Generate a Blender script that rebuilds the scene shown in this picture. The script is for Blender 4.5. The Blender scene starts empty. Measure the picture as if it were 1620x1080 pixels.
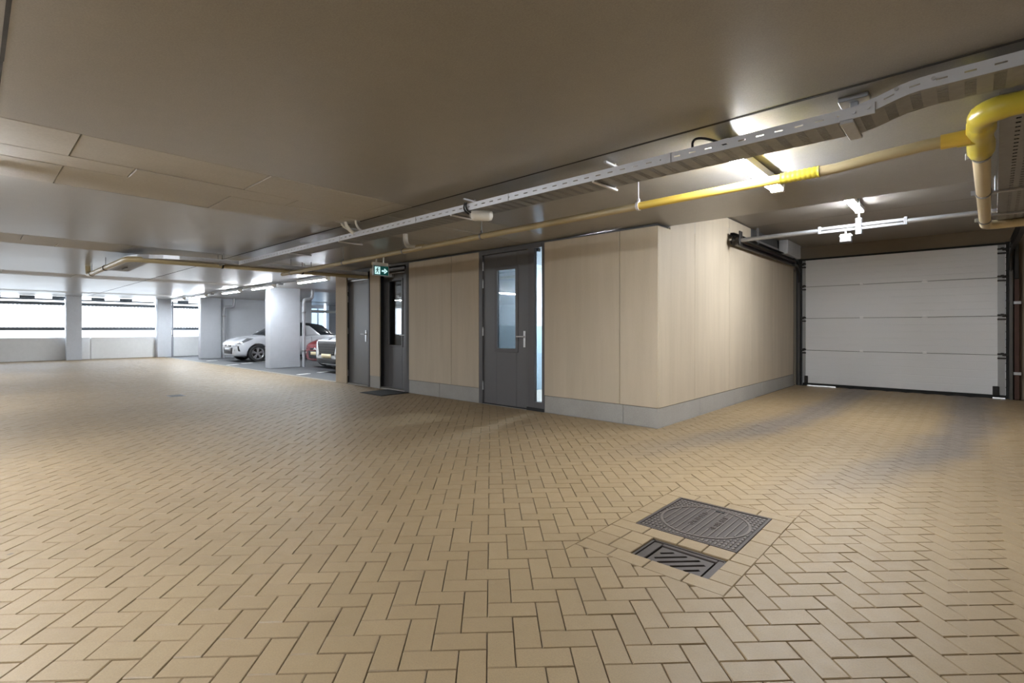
import bpy, bmesh, math, random
from mathutils import Vector, Matrix
from mathutils.bvhtree import BVHTree

# ------------------------------------------------------------------ scene, camera, world, exposure
SC = bpy.context.scene
COL = SC.collection
random.seed(7)
PI = math.pi

F_PX, YAW, HOR, CAM_H = 789.84, 0.743, 520.2, 1.2
cam_d = bpy.data.cameras.new('camera')
cam_d.sensor_width = 36.0
cam_d.lens = F_PX * 36.0 / 1620.0
cam_d.shift_y = -(540 - HOR) / 1620.0
cam_d.clip_start = 0.05
cam_d.clip_end = 300
cam = bpy.data.objects.new('camera', cam_d)
cam.location = (0, 0, CAM_H)
cam.rotation_euler = (PI / 2, 0, YAW)
COL.objects.link(cam)
SC.camera = cam

SKY_STRENGTH = 1.7
LAMP_STRENGTH = 62.0
EXPOSURE = 2.3
world = bpy.data.worlds.new('overcast_sky')
SC.world = world
world.use_nodes = True
bg = world.node_tree.nodes['Background']
bg.inputs['Color'].default_value = (0.80, 0.89, 1.0, 1)
bg.inputs['Strength'].default_value = SKY_STRENGTH

SC.view_settings.view_transform = 'Standard'
SC.view_settings.look = 'None'
SC.view_settings.exposure = EXPOSURE
SC.view_settings.gamma = 1.0
SC.view_settings.use_curve_mapping = False
SC.cycles.use_denoising = True
SC.cycles.max_bounces = 8
SC.cycles.diffuse_bounces = 5
SC.cycles.glossy_bounces = 4
SC.cycles.transparent_max_bounces = 8
SC.cycles.transmission_bounces = 4
SC.cycles.caustics_reflective = False
SC.cycles.caustics_refractive = False
SC.cycles.sample_clamp_indirect = 6.0

# daylight portals in the open window band (sampling aid for the sky only)
def portal(name, loc, rot, sx, sy):
    l = bpy.data.lights.new(name, 'AREA')
    l.shape = 'RECTANGLE'
    l.size, l.size_y = sx, sy
    l.cycles.is_portal = True
    o = bpy.data.objects.new(name, l)
    o.location = loc
    o.rotation_euler = rot
    COL.objects.link(o)
portal('window_daylight', (-26.15, 3.0, 1.6), (0, -PI / 2, 0), 1.6, 23.0)

# ------------------------------------------------------------------ materials
def new_mat(name):
    m = bpy.data.materials.new(name)
    m.use_nodes = True
    nt = m.node_tree
    return m, nt, nt.nodes['Principled BSDF']

def N(nt, kind, **kw):
    n = nt.nodes.new(kind)
    for k, v in kw.items():
        setattr(n, k, v)
    return n

def world_pos(nt):
    return N(nt, 'ShaderNodeNewGeometry').outputs['Position']

def scaled(nt, src, scale):
    mp = N(nt, 'ShaderNodeMapping')
    mp.inputs['Scale'].default_value = scale
    nt.links.new(src, mp.inputs['Vector'])
    return mp.outputs['Vector']

def noise(nt, vec, scale, detail=3.0, rough=0.55):
    n = N(nt, 'ShaderNodeTexNoise')
    n.inputs['Scale'].default_value = scale
    n.inputs['Detail'].default_value = detail
    n.inputs['Roughness'].default_value = rough
    nt.links.new(vec, n.inputs['Vector'])
    return n.outputs['Fac']

def ramp(nt, fac, p0, p1, v0=0.0, v1=1.0):
    r = N(nt, 'ShaderNodeMapRange')
    r.inputs['From Min'].default_value = p0
    r.inputs['From Max'].default_value = p1
    r.inputs['To Min'].default_value = v0
    r.inputs['To Max'].default_value = v1
    nt.links.new(fac, r.inputs['Value'])
    return r.outputs['Result']

def mixc(nt, fac, a, b, blend='MIX'):
    m = N(nt, 'ShaderNodeMix', data_type='RGBA', blend_type=blend)
    if isinstance(fac, (int, float)):
        m.inputs[0].default_value = fac
    else:
        nt.links.new(fac, m.inputs[0])
    for i, v in ((6, a), (7, b)):
        if isinstance(v, tuple):
            m.inputs[i].default_value = (v[0], v[1], v[2], 1)
        else:
            nt.links.new(v, m.inputs[i])
    return m.outputs[2]

def math_n(nt, op, a, b=None):
    m = N(nt, 'ShaderNodeMath', operation=op)
    for i, v in ((0, a), (1, b)):
        if v is None:
            continue
        if isinstance(v, (int, float)):
            m.inputs[i].default_value = v
        else:
            nt.links.new(v, m.inputs[i])
    return m.outputs[0]

def bump(nt, bsdf, h, strength=0.2, dist=0.01):
    b = N(nt, 'ShaderNodeBump')
    b.inputs['Strength'].default_value = strength
    b.inputs['Distance'].default_value = dist
    nt.links.new(h, b.inputs['Height'])
    nt.links.new(b.outputs['Normal'], bsdf.inputs['Normal'])

def plain(name, col, rough=0.5, metal=0.0, var=0.08, scale=6.0, spec=0.5, coat=0.0):
    """a colour with fine procedural variation"""
    m, nt, b = new_mat(name)
    f = noise(nt, world_pos(nt), scale, 4)
    lo = tuple(c * (1 - var) for c in col)
    hi = tuple(min(1, c * (1 + var)) for c in col)
    nt.links.new(mixc(nt, f, lo, hi), b.inputs['Base Color'])
    b.inputs['Roughness'].default_value = rough
    b.inputs['Metallic'].default_value = metal
    b.inputs['Specular IOR Level'].default_value = spec
    b.inputs['Coat Weight'].default_value = coat
    return m

def emitter(name, col, strength):
    m, nt, b = new_mat(name)
    b.inputs['Base Color'].default_value = (*col, 1)
    b.inputs['Emission Color'].default_value = (*col, 1)
    b.inputs['Emission Strength'].default_value = strength
    return m

def concrete(name, c0, c1, rough0, rough1, scale=0.8, bumpy=0.08, stretch=(1, 1, 1), speck=0.12, spec=0.5):
    m, nt, b = new_mat(name)
    p = scaled(nt, world_pos(nt), stretch)
    big = noise(nt, p, scale, 5, 0.6)
    fine = noise(nt, p, 140.0, 2, 0.6)
    mid = noise(nt, p, 9.0, 4, 0.65)
    c = mixc(nt, ramp(nt, big, 0.12, 0.88), c0, c1)
    mul = N(nt, 'ShaderNodeMix', data_type='RGBA', blend_type='MULTIPLY')
    mul.inputs[0].default_value = 1.0
    nt.links.new(c, mul.inputs[6])
    g = math_n(nt, 'MULTIPLY', ramp(nt, fine, 0.3, 0.7, 1 - speck, 1 + speck), ramp(nt, mid, 0.12, 0.88, 0.95, 1.05))
    nt.links.new(g, mul.inputs[7])
    nt.links.new(mul.outputs[2], b.inputs['Base Color'])
    nt.links.new(ramp(nt, big, 0.12, 0.88, rough0, rough1), b.inputs['Roughness'])
    b.inputs['Specular IOR Level'].default_value = spec
    if bumpy:
        bump(nt, b, math_n(nt, 'ADD', mid, math_n(nt, 'MULTIPLY', fine, 0.4)), bumpy, 0.004)
    return m

M = {}
M['ceiling'] = concrete('smooth_grey_soffit', (0.295, 0.288, 0.280), (0.350, 0.342, 0.333), 0.26, 0.34, 0.5, 0.0, speck=0.10)
M['ceiling_strip'] = concrete('rough_cast_strip', (0.40, 0.385, 0.365), (0.50, 0.485, 0.46), 0.42, 0.55, 1.2, 0.10, (1, 0.4, 1), 0.10)
M['ceiling_high'] = concrete('ramp_soffit', (0.27, 0.25, 0.22), (0.34, 0.31, 0.28), 0.32, 0.42, 0.6, 0.03, speck=0.10)
M['concrete'] = concrete('pale_concrete', (0.40, 0.415, 0.445), (0.48, 0.495, 0.525), 0.55, 0.7, 0.9, 0.12)
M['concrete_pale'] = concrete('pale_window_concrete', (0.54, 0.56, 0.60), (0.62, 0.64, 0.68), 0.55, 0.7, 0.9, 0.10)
M['concrete_dark'] = concrete('shaded_brown_concrete', (0.20, 0.16, 0.115), (0.27, 0.22, 0.16), 0.6, 0.75, 0.9, 0.12)  # the shade on the concrete by the gate is part of this brown
M['concrete_grey'] = concrete('blue_grey_concrete', (0.56, 0.58, 0.615), (0.63, 0.65, 0.685), 0.5, 0.65, 0.5, 0.10)
M['parapet'] = concrete('weathered_parapet', (0.76, 0.76, 0.755), (0.86, 0.86, 0.855), 0.6, 0.75, 1.0, 0.15, (1, 1, 1))
M['plinth'] = concrete('grey_plinth_concrete', (0.30, 0.285, 0.26), (0.40, 0.385, 0.355), 0.55, 0.7, 2.0, 0.12)
M['asphalt'] = concrete('bay_asphalt', (0.075, 0.077, 0.082), (0.105, 0.108, 0.114), 0.5, 0.65, 1.5, 0.25, speck=0.25)
M['kerb'] = concrete('kerb_concrete', (0.27, 0.245, 0.20), (0.33, 0.30, 0.25), 0.6, 0.75, 2.0, 0.1)
M['outside'] = concrete('pale_yard', (0.50, 0.49, 0.46), (0.58, 0.57, 0.54), 0.8, 0.9, 0.5, 0.0)  # pale tone of the paving outside
M['white_paint'] = plain('white_road_paint', (0.75, 0.75, 0.73), 0.6)

def panel_mat():
    m, nt, b = new_mat('beige_fibre_cement')
    p = world_pos(nt)
    streak = noise(nt, scaled(nt, p, (1, 1, 0.10)), 6.0, 4, 0.6)
    fine = noise(nt, p, 120.0, 2, 0.6)
    oi = N(nt, 'ShaderNodeObjectInfo')
    c = mixc(nt, ramp(nt, streak, 0.3, 0.72), (0.46, 0.385, 0.285), (0.55, 0.465, 0.35))
    c = mixc(nt, ramp(nt, fine, 0.35, 0.65, 0.0, 0.25), c, (0.60, 0.52, 0.40))
    c = mixc(nt, ramp(nt, oi.outputs['Random'], 0, 1, 0.0, 0.25), c, (0.45, 0.375, 0.28))
    nt.links.new(c, b.inputs['Base Color'])
    b.inputs['Roughness'].default_value = 0.62
    bump(nt, b, fine, 0.06, 0.002)
    return m
M['panel'] = panel_mat()

def paver_mat():
    m, nt, b = new_mat('sand_concrete_paver')
    geo = N(nt, 'ShaderNodeNewGeometry')
    pos = geo.outputs['Position']
    oi = N(nt, 'ShaderNodeObjectInfo')
    rnd = math_n(nt, 'FRACT', math_n(nt, 'ADD', oi.outputs['Random'], geo.outputs['Random Per Island']))
    base = mixc(nt, rnd, (0.255, 0.180, 0.096), (0.288, 0.206, 0.113))
    stain = noise(nt, pos, 0.55, 5, 0.6)
    fine = noise(nt, pos, 150.0, 3, 0.75)
    mid = noise(nt, pos, 14.0, 4, 0.65)
    c = mixc(nt, ramp(nt, stain, 0.42, 0.75, 0.0, 0.55), base, (0.20, 0.142, 0.078))
    c = mixc(nt, ramp(nt, fine, 0.40, 0.66, 0.0, 0.50), c, (0.185, 0.135, 0.08))
    c = mixc(nt, ramp(nt, mid, 0.62, 0.8, 0.0, 0.25), c, (0.40, 0.33, 0.24))
    # rubber marks where cars turn in from the gate: two parallel wheel paths, straight near the door then bending
    sep = N(nt, 'ShaderNodeSeparateXYZ')
    nt.links.new(pos, sep.inputs[0])
    dy = math_n(nt, 'MAXIMUM', math_n(nt, 'SUBTRACT', 9.0, sep.outputs['Y']), 0.0)
    bend = math_n(nt, 'MULTIPLY', math_n(nt, 'MULTIPLY', dy, dy), 0.038)
    xx = math_n(nt, 'ADD', sep.outputs['X'], bend)
    wob = math_n(nt, 'MULTIPLY', math_n(nt, 'SUBTRACT', noise(nt, pos, 1.3, 2), 0.5), 0.35)
    xx = math_n(nt, 'ADD', xx, wob)
    fade = math_n(nt, 'MULTIPLY', ramp(nt, sep.outputs['Y'], 3.6, 6.2), ramp(nt, sep.outputs['X'], -2.9, -2.2))
    tr = None
    for x0 in (-1.62, 0.0):
        d = math_n(nt, 'ABSOLUTE', math_n(nt, 'SUBTRACT', xx, x0))
        t = ramp(nt, d, 0.10, 0.36, 0.85, 0.0)
        tr = t if tr is None else math_n(nt, 'MAXIMUM', tr, t)
    c = mixc(nt, math_n(nt, 'MULTIPLY', tr, fade), c, (0.135, 0.112, 0.098))
    # a few dark drips
    vor = N(nt, 'ShaderNodeTexVoronoi')
    vor.inputs['Scale'].default_value = 1.6
    nt.links.new(pos, vor.inputs['Vector'])
    c = mixc(nt, ramp(nt, vor.outputs['Distance'], 0.012, 0.03, 0.75, 0.0), c, (0.08, 0.06, 0.045))
    nt.links.new(c, b.inputs['Base Color'])
    nt.links.new(ramp(nt, mid, 0.3, 0.7, 0.46, 0.62), b.inputs['Roughness'])
    b.inputs['Specular IOR Level'].default_value = 0.45
    bump(nt, b, math_n(nt, 'ADD', fine, mid), 0.10, 0.003)
    return m
M['paver'] = paver_mat()
M['sand'] = plain('dark_sand_joint', (0.085, 0.066, 0.045), 0.9, var=0.3, scale=40)
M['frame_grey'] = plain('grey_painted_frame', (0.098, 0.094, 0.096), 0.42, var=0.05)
M['leaf_grey'] = plain('grey_door_leaf', (0.118, 0.115, 0.118), 0.40, var=0.04)
M['leaf_light'] = plain('mid_grey_door_leaf', (0.165, 0.163, 0.168), 0.36, var=0.04)
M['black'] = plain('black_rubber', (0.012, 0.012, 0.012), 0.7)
M['black_steel'] = plain('dark_oily_steel', (0.035, 0.032, 0.03), 0.42, 0.6, var=0.3)
M['chrome'] = plain('brushed_aluminium', (0.72, 0.72, 0.73), 0.32, 0.55, var=0.05)
M['galv'] = plain('galvanised_steel', (0.50, 0.51, 0.535), 0.42, 0.75, var=0.14, scale=30)
M['galv_dull'] = plain('dull_galvanised_steel', (0.30, 0.30, 0.305), 0.5, 0.6, var=0.16, scale=25)
M['rail_white'] = plain('pale_zinc_rail', (0.62, 0.64, 0.69), 0.42, 0.35, var=0.08, scale=20)
M['white_steel'] = plain('white_enamel_steel', (0.62, 0.62, 0.64), 0.38, var=0.04)
M['bar_paint'] = plain('dimmed_white_bar', (0.22, 0.22, 0.23), 0.5, var=0.06)  # white darkened in the colour to offset the lamp close above
M['hinge_glint'] = plain('glint_white_hinge', (0.95, 0.95, 0.96), 0.25, 0.0, var=0.02)  # near-white colour stands in for the glint on the hinges
M['rail_dark'] = plain('dusty_dark_rail', (0.10, 0.095, 0.09), 0.42, 0.4, var=0.2)
M['joint'] = plain('open_joint_shade', (0.05, 0.045, 0.04), 0.9, var=0.4, scale=20)
M['white_plastic'] = plain('white_plastic', (0.78, 0.77, 0.73), 0.4, var=0.04)
M['cream'] = plain('cream_pipe', (0.62, 0.51, 0.31), 0.36, var=0.08, scale=4)
M['ivory'] = plain('dim_ivory_pipe', (0.44, 0.36, 0.21), 0.38, var=0.10, scale=4)  # dimmed cream: the weaker light on the gas pipe is in the colour
M['yellow'] = plain('yellow_gas_pipe', (0.74, 0.53, 0.10), 0.34, var=0.08, scale=5)
M['yellow_tape'] = plain('bright_yellow_wrap', (0.58, 0.47, 0.05), 0.28, var=0.12, scale=12)
M['door_panel'] = plain('light_grey_steel_panel', (0.80, 0.805, 0.82), 0.42, var=0.04, scale=60)
M['cap_steel'] = plain('grey_end_plate', (0.36, 0.36, 0.36), 0.4, 0.5, var=0.1)
M['pvc'] = plain('grey_pvc_pipe', (0.34, 0.345, 0.37), 0.35, var=0.06)
M['cast_iron'] = plain('worn_cast_iron', (0.050, 0.038, 0.033), 0.55, 0.1, var=0.35, scale=35)
M['cast_worn'] = plain('polished_cast_iron_rib', (0.115, 0.094, 0.084), 0.45, 0.2, var=0.3, scale=50)
M['mat_fibre'] = plain('black_fibre_mat', (0.012, 0.011, 0.010), 0.95, var=0.4, scale=200)
M['cable'] = plain('black_cable', (0.015, 0.015, 0.017), 0.5)
M['rust'] = plain('red_brown_steel', (0.075, 0.035, 0.024), 0.6, 0.2, var=0.3)
M['lobby_white'] = plain('lobby_white_wall', (0.46, 0.53, 0.60), 0.6, var=0.03)
M['lobby_blue'] = plain('lobby_blue_wainscot', (0.27, 0.35, 0.41), 0.55, var=0.03)
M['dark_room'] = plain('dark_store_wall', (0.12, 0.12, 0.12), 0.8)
M['bar_dark'] = plain('grey_window_rail', (0.13, 0.15, 0.17), 0.5, 0.2)
def slat_mat():
    m = bpy.data.materials.new('white_translucent_slat')
    m.use_nodes = True
    nt = m.node_tree
    nt.nodes.remove(nt.nodes['Principled BSDF'])
    tl = N(nt, 'ShaderNodeBsdfTranslucent')
    tl.inputs['Color'].default_value = (0.86, 0.88, 0.92, 1)
    df = N(nt, 'ShaderNodeBsdfDiffuse')
    df.inputs['Color'].default_value = (0.86, 0.88, 0.92, 1)
    mx = N(nt, 'ShaderNodeMixShader')
    mx.inputs[0].default_value = 0.35
    nt.links.new(tl.outputs[0], mx.inputs[1])
    nt.links.new(df.outputs[0], mx.inputs[2])
    nt.links.new(mx.outputs[0], nt.nodes['Material Output'].inputs['Surface'])
    return m
M['slat'] = slat_mat()
def sky_dimmer_mat():
    m = bpy.data.materials.new('sky_dimming_pane')
    m.use_nodes = True
    nt = m.node_tree
    nt.nodes.remove(nt.nodes['Principled BSDF'])
    tl = N(nt, 'ShaderNodeBsdfTranslucent')
    tl.inputs['Color'].default_value = (0.42, 0.48, 0.54, 1)
    nt.links.new(tl.outputs[0], nt.nodes['Material Output'].inputs['Surface'])
    return m
M['frosted'] = sky_dimmer_mat()
M['lobby_lamp'] = emitter('bright_lobby_diffuser', (0.86, 0.93, 1.0), LAMP_STRENGTH * 1.7)
M['bay_lamp'] = emitter('bay_led_diffuser', (0.86, 0.93, 1.0), LAMP_STRENGTH * 0.7)
M['lamp'] = emitter('led_diffuser', (0.92, 0.96, 1.0), LAMP_STRENGTH)
M['exit_green'] = emitter('exit_green_face', (0.0, 0.055, 0.047), 0.12)
M['exit_white'] = emitter('exit_white_pictogram', (0.62, 0.93, 0.95), 0.16)
M['tyre'] = plain('tyre_rubber', (0.018, 0.018, 0.019), 0.75)
M['car_white'] = plain('white_car_paint', (0.56, 0.575, 0.61), 0.25, coat=0.8, var=0.01)
M['car_red'] = plain('red_car_paint', (0.21, 0.028, 0.032), 0.25, coat=0.8, var=0.02)
M['car_glass'] = plain('tinted_car_glass', (0.018, 0.022, 0.026), 0.06, var=0.02, spec=0.7)
M['car_black'] = plain('black_car_trim', (0.015, 0.015, 0.017), 0.35, var=0.05)
M['lens'] = plain('clear_lamp_lens', (0.34, 0.35, 0.37), 0.10, 0.7, var=0.25, scale=40)
M['alloy'] = plain('silver_alloy', (0.62, 0.63, 0.65), 0.3, 0.9, var=0.05)
M['plate'] = plain('pale_yellow_number_plate', (0.62, 0.52, 0.33), 0.5, var=0.05)
M['plate_grey'] = plain('pale_grey_number_plate', (0.42, 0.42, 0.44), 0.5, var=0.05)

def glass_mat(name, tint, refl=0.9):
    m = bpy.data.materials.new(name)
    m.use_nodes = True
    nt = m.node_tree
    nt.nodes.remove(nt.nodes['Principled BSDF'])
    out = nt.nodes['Material Output']
    tr = N(nt, 'ShaderNodeBsdfTransparent')
    tr.inputs['Color'].default_value = (*tint, 1)
    gl = N(nt, 'ShaderNodeBsdfGlossy')
    gl.inputs['Roughness'].default_value = 0.02
    fr = N(nt, 'ShaderNodeFresnel')
    fr.inputs['IOR'].default_value = 1.5
    mx = N(nt, 'ShaderNodeMixShader')
    nt.links.new(ramp(nt, fr.outputs[0], 0, 1, 0.03, refl), mx.inputs[0])
    nt.links.new(tr.outputs[0], mx.inputs[1])
    nt.links.new(gl.outputs[0], mx.inputs[2])
    nt.links.new(mx.outputs[0], out.inputs['Surface'])
    return m
M['glass'] = glass_mat('clear_door_glass', (0.92, 0.96, 0.97))

# ------------------------------------------------------------------ mesh builder
class MB:
    def __init__(self):
        self.v, self.f, self.s = [], [], []
    def add(self, verts, faces, smooth=False):
        o = len(self.v)
        self.v += [tuple(p) for p in verts]
        self.f += [tuple(i + o for i in f) for f in faces]
        self.s += [smooth] * len(faces)
        return self
    def box(self, x0, x1, y0, y1, z0, z1, m=None):
        p = [(x, y, z) for z in (z0, z1) for y in (y0, y1) for x in (x0, x1)]
        if m is not None:
            p = [tuple(m @ Vector(q)) for q in p]
        return self.add(p, [(0, 2, 3, 1), (4, 5, 7, 6), (0, 1, 5, 4), (2, 6, 7, 3), (0, 4, 6, 2), (1, 3, 7, 5)])
    def bbox(self, x0, x1, y0, y1, z0, z1, b=0.004, m=None):
        """box with chamfered edges"""
        cx, cy, cz = (x0 + x1) / 2, (y0 + y1) / 2, (z0 + z1) / 2
        hx, hy, hz = abs(x1 - x0) / 2, abs(y1 - y0) / 2, abs(z1 - z0) / 2
        b = min(b, hx * .45, hy * .45, hz * .45)
        P, idx = [], {}
        for sx in (-1, 1):
            for sy in (-1, 1):
                for sz in (-1, 1):
                    for a in range(3):
                        q = [sx * (hx - b), sy * (hy - b), sz * (hz - b)]
                        q[a] = (sx * hx, sy * hy, sz * hz)[a]
                        idx[(sx, sy, sz, a)] = len(P)
                        P.append((cx + q[0], cy + q[1], cz + q[2]))
        Fc = []
        for a in range(3):
            u, w = (a + 1) % 3, (a + 2) % 3
            for s in (-1, 1):
                ring = []
                for su, sw in ((-1, -1), (1, -1), (1, 1), (-1, 1)):
                    k = [0, 0, 0]; k[a] = s; k[u] = su; k[w] = sw
                    ring.append(idx[(*k, a)])
                Fc.append(tuple(ring if s > 0 else ring[::-1]))
        for a in range(3):
            u, w = (a + 1) % 3, (a + 2) % 3
            for su in (-1, 1):
                for sw in (-1, 1):
                    k0 = [0, 0, 0]; k0[u] = su; k0[w] = sw
                    k1 = list(k0); k0[a] = -1; k1[a] = 1
                    q = (idx[(*k0, u)], idx[(*k1, u)], idx[(*k1, w)], idx[(*k0, w)])
                    Fc.append(q if su * sw < 0 else q[::-1])
        for sx in (-1, 1):
            for sy in (-1, 1):
                for sz in (-1, 1):
                    t = tuple(idx[(sx, sy, sz, a)] for a in range(3))
                    Fc.append(t if sx * sy * sz > 0 else t[::-1])
        if m is not None:
            P = [tuple(m @ Vector(q)) for q in P]
        return self.add(P, Fc)
    def cyl(self, p0, p1, r0, r1=None, n=14, caps=True):
        r1 = r0 if r1 is None else r1
        p0, p1 = Vector(p0), Vector(p1)
        d = (p1 - p0).normalized()
        a = d.orthogonal().normalized()
        b = d.cross(a)
        ring = lambda p, r: [p + a * (r * math.cos(2 * PI * i / n)) + b * (r * math.sin(2 * PI * i / n)) for i in range(n)]
        A, B = ring(p0, r0), ring(p1, r1)
        self.add(A + B, [(i, (i + 1) % n, n + (i + 1) % n, n + i) for i in range(n)], True)
        if caps:
            self.add(A, [tuple(range(n))[::-1]])
            self.add(B, [tuple(range(n))])
        return self
    def tube(self, path, r, n=12, caps=True):
        path = [Vector(p) for p in path]
        rr = r if isinstance(r, (list, tuple)) else [r] * len(path)
        V, Fc = [], []
        a = None
        for i, p in enumerate(path):
            d = (path[min(i + 1, len(path) - 1)] - path[max(i - 1, 0)]).normalized()
            a = d.orthogonal().normalized() if a is None else (a - d * a.dot(d)).normalized()
            b = d.cross(a)
            V += [p + a * (rr[i] * math.cos(2 * PI * k / n)) + b * (rr[i] * math.sin(2 * PI * k / n)) for k in range(n)]
        for i in range(len(path) - 1):
            for k in range(n):
                Fc.append((i * n + k, i * n + (k + 1) % n, (i + 1) * n + (k + 1) % n, (i + 1) * n + k))
        self.add(V, Fc, True)
        if caps:
            self.add(V[:n], [tuple(range(n))[::-1]])
            self.add(V[-n:], [tuple(range(n))])
        return self
    def prism(self, poly, axis, c0, c1):
        """extrude a 2D polygon along axis (0,1,2); poly given in the other two axes in cyclic order"""
        u, w = (axis + 1) % 3, (axis + 2) % 3
        n = len(poly)
        def P(q, c):
            r = [0, 0, 0]; r[axis] = c; r[u] = q[0]; r[w] = q[1]
            return tuple(r)
        A = [P(q, c0) for q in poly]
        B = [P(q, c1) for q in poly]
        area = sum(poly[i][0] * poly[(i + 1) % n][1] - poly[(i + 1) % n][0] * poly[i][1] for i in range(n))
        fs = [tuple(range(n))[::-1], tuple(range(n, 2 * n))] + [(i, (i + 1) % n, n + (i + 1) % n, n + i) for i in range(n)]
        if (area < 0) != (c1 < c0):
            fs = [f[::-1] for f in fs]
        return self.add(A + B, fs)
    def lathe(self, prof, centre, axis, n=24, smooth=True):
        """prof: (r, h) list, revolved around axis through centre"""
        c = Vector(centre)
        u, w = (axis + 1) % 3, (axis + 2) % 3
        V = []
        for r, h in prof:
            for k in range(n):
                q = [0, 0, 0]
                q[axis] = h
                q[u] = r * math.cos(2 * PI * k / n)
                q[w] = r * math.sin(2 * PI * k / n)
                V.append(c + Vector(q))
        Fc = []
        for i in range(len(prof) - 1):
            for k in range(n):
                Fc.append((i * n + k, i * n + (k + 1) % n, (i + 1) * n + (k + 1) % n, (i + 1) * n + k))
        return self.add(V, Fc, smooth)

ORG = {}
def link(o, parent=None, org=(0, 0, 0)):
    COL.objects.link(o)
    org = Vector(org)
    if parent is not None:
        o.parent = parent
        o.location = org - ORG[parent.name]
    else:
        o.location = org
    ORG[o.name] = org
    return o
def tag(o, label=None, cat=None, group=None, kind=None):
    for k, v in (('label', label), ('category', cat), ('group', group), ('kind', kind)):
        if v:
            o[k] = v
    return o
def obj(name, mb, mat, parent=None, org=None, **t):
    """one mesh object; mb in world coordinates, its origin put at org (default the bottom middle of its box)"""
    me = bpy.data.meshes.new(name)
    if org is None:
        xs, ys, zs = zip(*mb.v)
        org = ((min(xs) + max(xs)) / 2, (min(ys) + max(ys)) / 2, min(zs))
    ox, oy, oz = org
    me.from_pydata([(x - ox, y - oy, z - oz) for x, y, z in mb.v], [], mb.f)
    me.polygons.foreach_set('use_smooth', mb.s)
    me.materials.append(mat)
    me.update()
    o = bpy.data.objects.new(name, me)
    link(o, parent, org)
    return tag(o, **t)
def empty(name, org, **t):
    o = bpy.data.objects.new(name, None)
    o.empty_display_size = 0.1
    link(o, None, org)
    return tag(o, **t)
def bez(p0, p1, p2, n=8):
    p0, p1, p2 = Vector(p0), Vector(p1), Vector(p2)
    return [p0 * (1 - t) ** 2 + p1 * 2 * t * (1 - t) + p2 * t * t for t in [i / n for i in range(n + 1)]]
def bend_path(pts, r, n=6):
    """polyline with rounded corners"""
    pts = [Vector(p) for p in pts]
    out = [pts[0]]
    for i in range(1, len(pts) - 1):
        a = (pts[i - 1] - pts[i]).normalized() * r
        b = (pts[i + 1] - pts[i]).normalized() * r
        out += bez(pts[i] + a, pts[i], pts[i] + b, n)
    out.append(pts[-1])
    return out

# ------------------------------------------------------------------ room constants
ZC, ZH = 2.47, 2.94              # low ceiling, ramp ceiling
YA, XB, YD = 5.61, -2.77, 12.05  # door wall, ramp side wall, garage-door plane
XE = -10.56                      # left end of the store block
XW = -25.8                       # open window wall
XR = 1.6                         # right wall
YB, YN = -8.0, 14.5              # wall behind the camera, far wall of the bays

# ------------------------------------------------------------------ paved floor
def clip(poly, a, b, c):
    """keep a*x+b*y<=c"""
    out = []
    n = len(poly)
    for i in range(n):
        p, q = poly[i], poly[(i + 1) % n]
        dp, dq = a * p[0] + b * p[1] - c, a * q[0] + b * q[1] - c
        if dp <= 0:
            out.append(p)
        if dp * dq < 0:
            t = dp / (dp - dq)
            out.append((p[0] + (q[0] - p[0]) * t, p[1] + (q[1] - p[1]) * t))
    return out
def minus_rect(poly, r):
    x0, x1, y0, y1 = r
    if max(p[0] for p in poly) <= x0 or min(p[0] for p in poly) >= x1 or max(p[1] for p in poly) <= y0 or min(p[1] for p in poly) >= y1:
        return [poly], False
    res = [clip(poly, 1, 0, x0), clip(poly, -1, 0, -x1)]
    mid = clip(clip(poly, -1, 0, -x0), 1, 0, x1)
    if len(mid) > 2:
        res += [clip(mid, 0, 1, y0), clip(mid, 0, -1, -y1)]
    return [q for q in res if len(q) > 2 and abs(area2(q)) > 4e-4], True
def area2(q):
    return sum(q[i][0] * q[(i + 1) % len(q)][1] - q[(i + 1) % len(q)][0] * q[i][1] for i in range(len(q))) / 2
def slab_mesh(poly, zt, thick=0.055, bev=0.0035):
    """chamfered stone of any convex outline"""
    n = len(poly)
    cx = sum(p[0] for p in poly) / n
    cy = sum(p[1] for p in poly) / n
    def inset(d):
        out = []
        for x, y in poly:
            l = math.hypot(x - cx, y - cy) or 1
            k = max(0, 1 - d * 1.3 / l)
            out.append((cx + (x - cx) * k, cy + (y - cy) * k))
        return out
    top = [(x, y, zt) for x, y in inset(bev)]
    mid = [(x, y, zt - bev) for x, y in poly]
    bot = [(x, y, zt - thick) for x, y in poly]
    f = [tuple(range(n))]
    for i in range(n):
        j = (i + 1) % n
        f.append((n + i, n + j, j, i))
        f.append((2 * n + i, 2 * n + j, n + j, n + i))
    return top + mid + bot, f

floor = obj('floor', MB().box(-26.0, -1.345, YB, 12.3, -0.08, -0.012).box(-0.93, XR, YB, 12.3, -0.08, -0.012).box(-1.345, -0.93, YB, 2.405, -0.08, -0.012).box(-1.345, -0.93, 2.675, 12.3, -0.08, -0.012), M['sand'], org=(0, 0, 0), kind='structure',
            label='sand coloured herringbone block paving covering the driveway', )
PITCH = 0.1045
GAP = 0.0034
E1 = Vector((math.cos(PI / 4), math.sin(PI / 4)))
E2 = Vector((-E1.y, E1.x))
ANCH = Vector((-1.261, 1.241)) - E2 * PITCH     # cell corner (i=0, j=0)
DRAIN = (-1.63, -0.815, 2.295, 3.545)
FRAME_W = 36.0
def to_px(x, y, z):
    c, s = math.cos(YAW), math.sin(YAW)
    d = y * c - x * s
    r = x * c + y * s
    if d < 0.1:
        return None
    return 810 + F_PX * r / d, HOR + F_PX * (CAM_H - z) / d
cells = []
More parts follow.
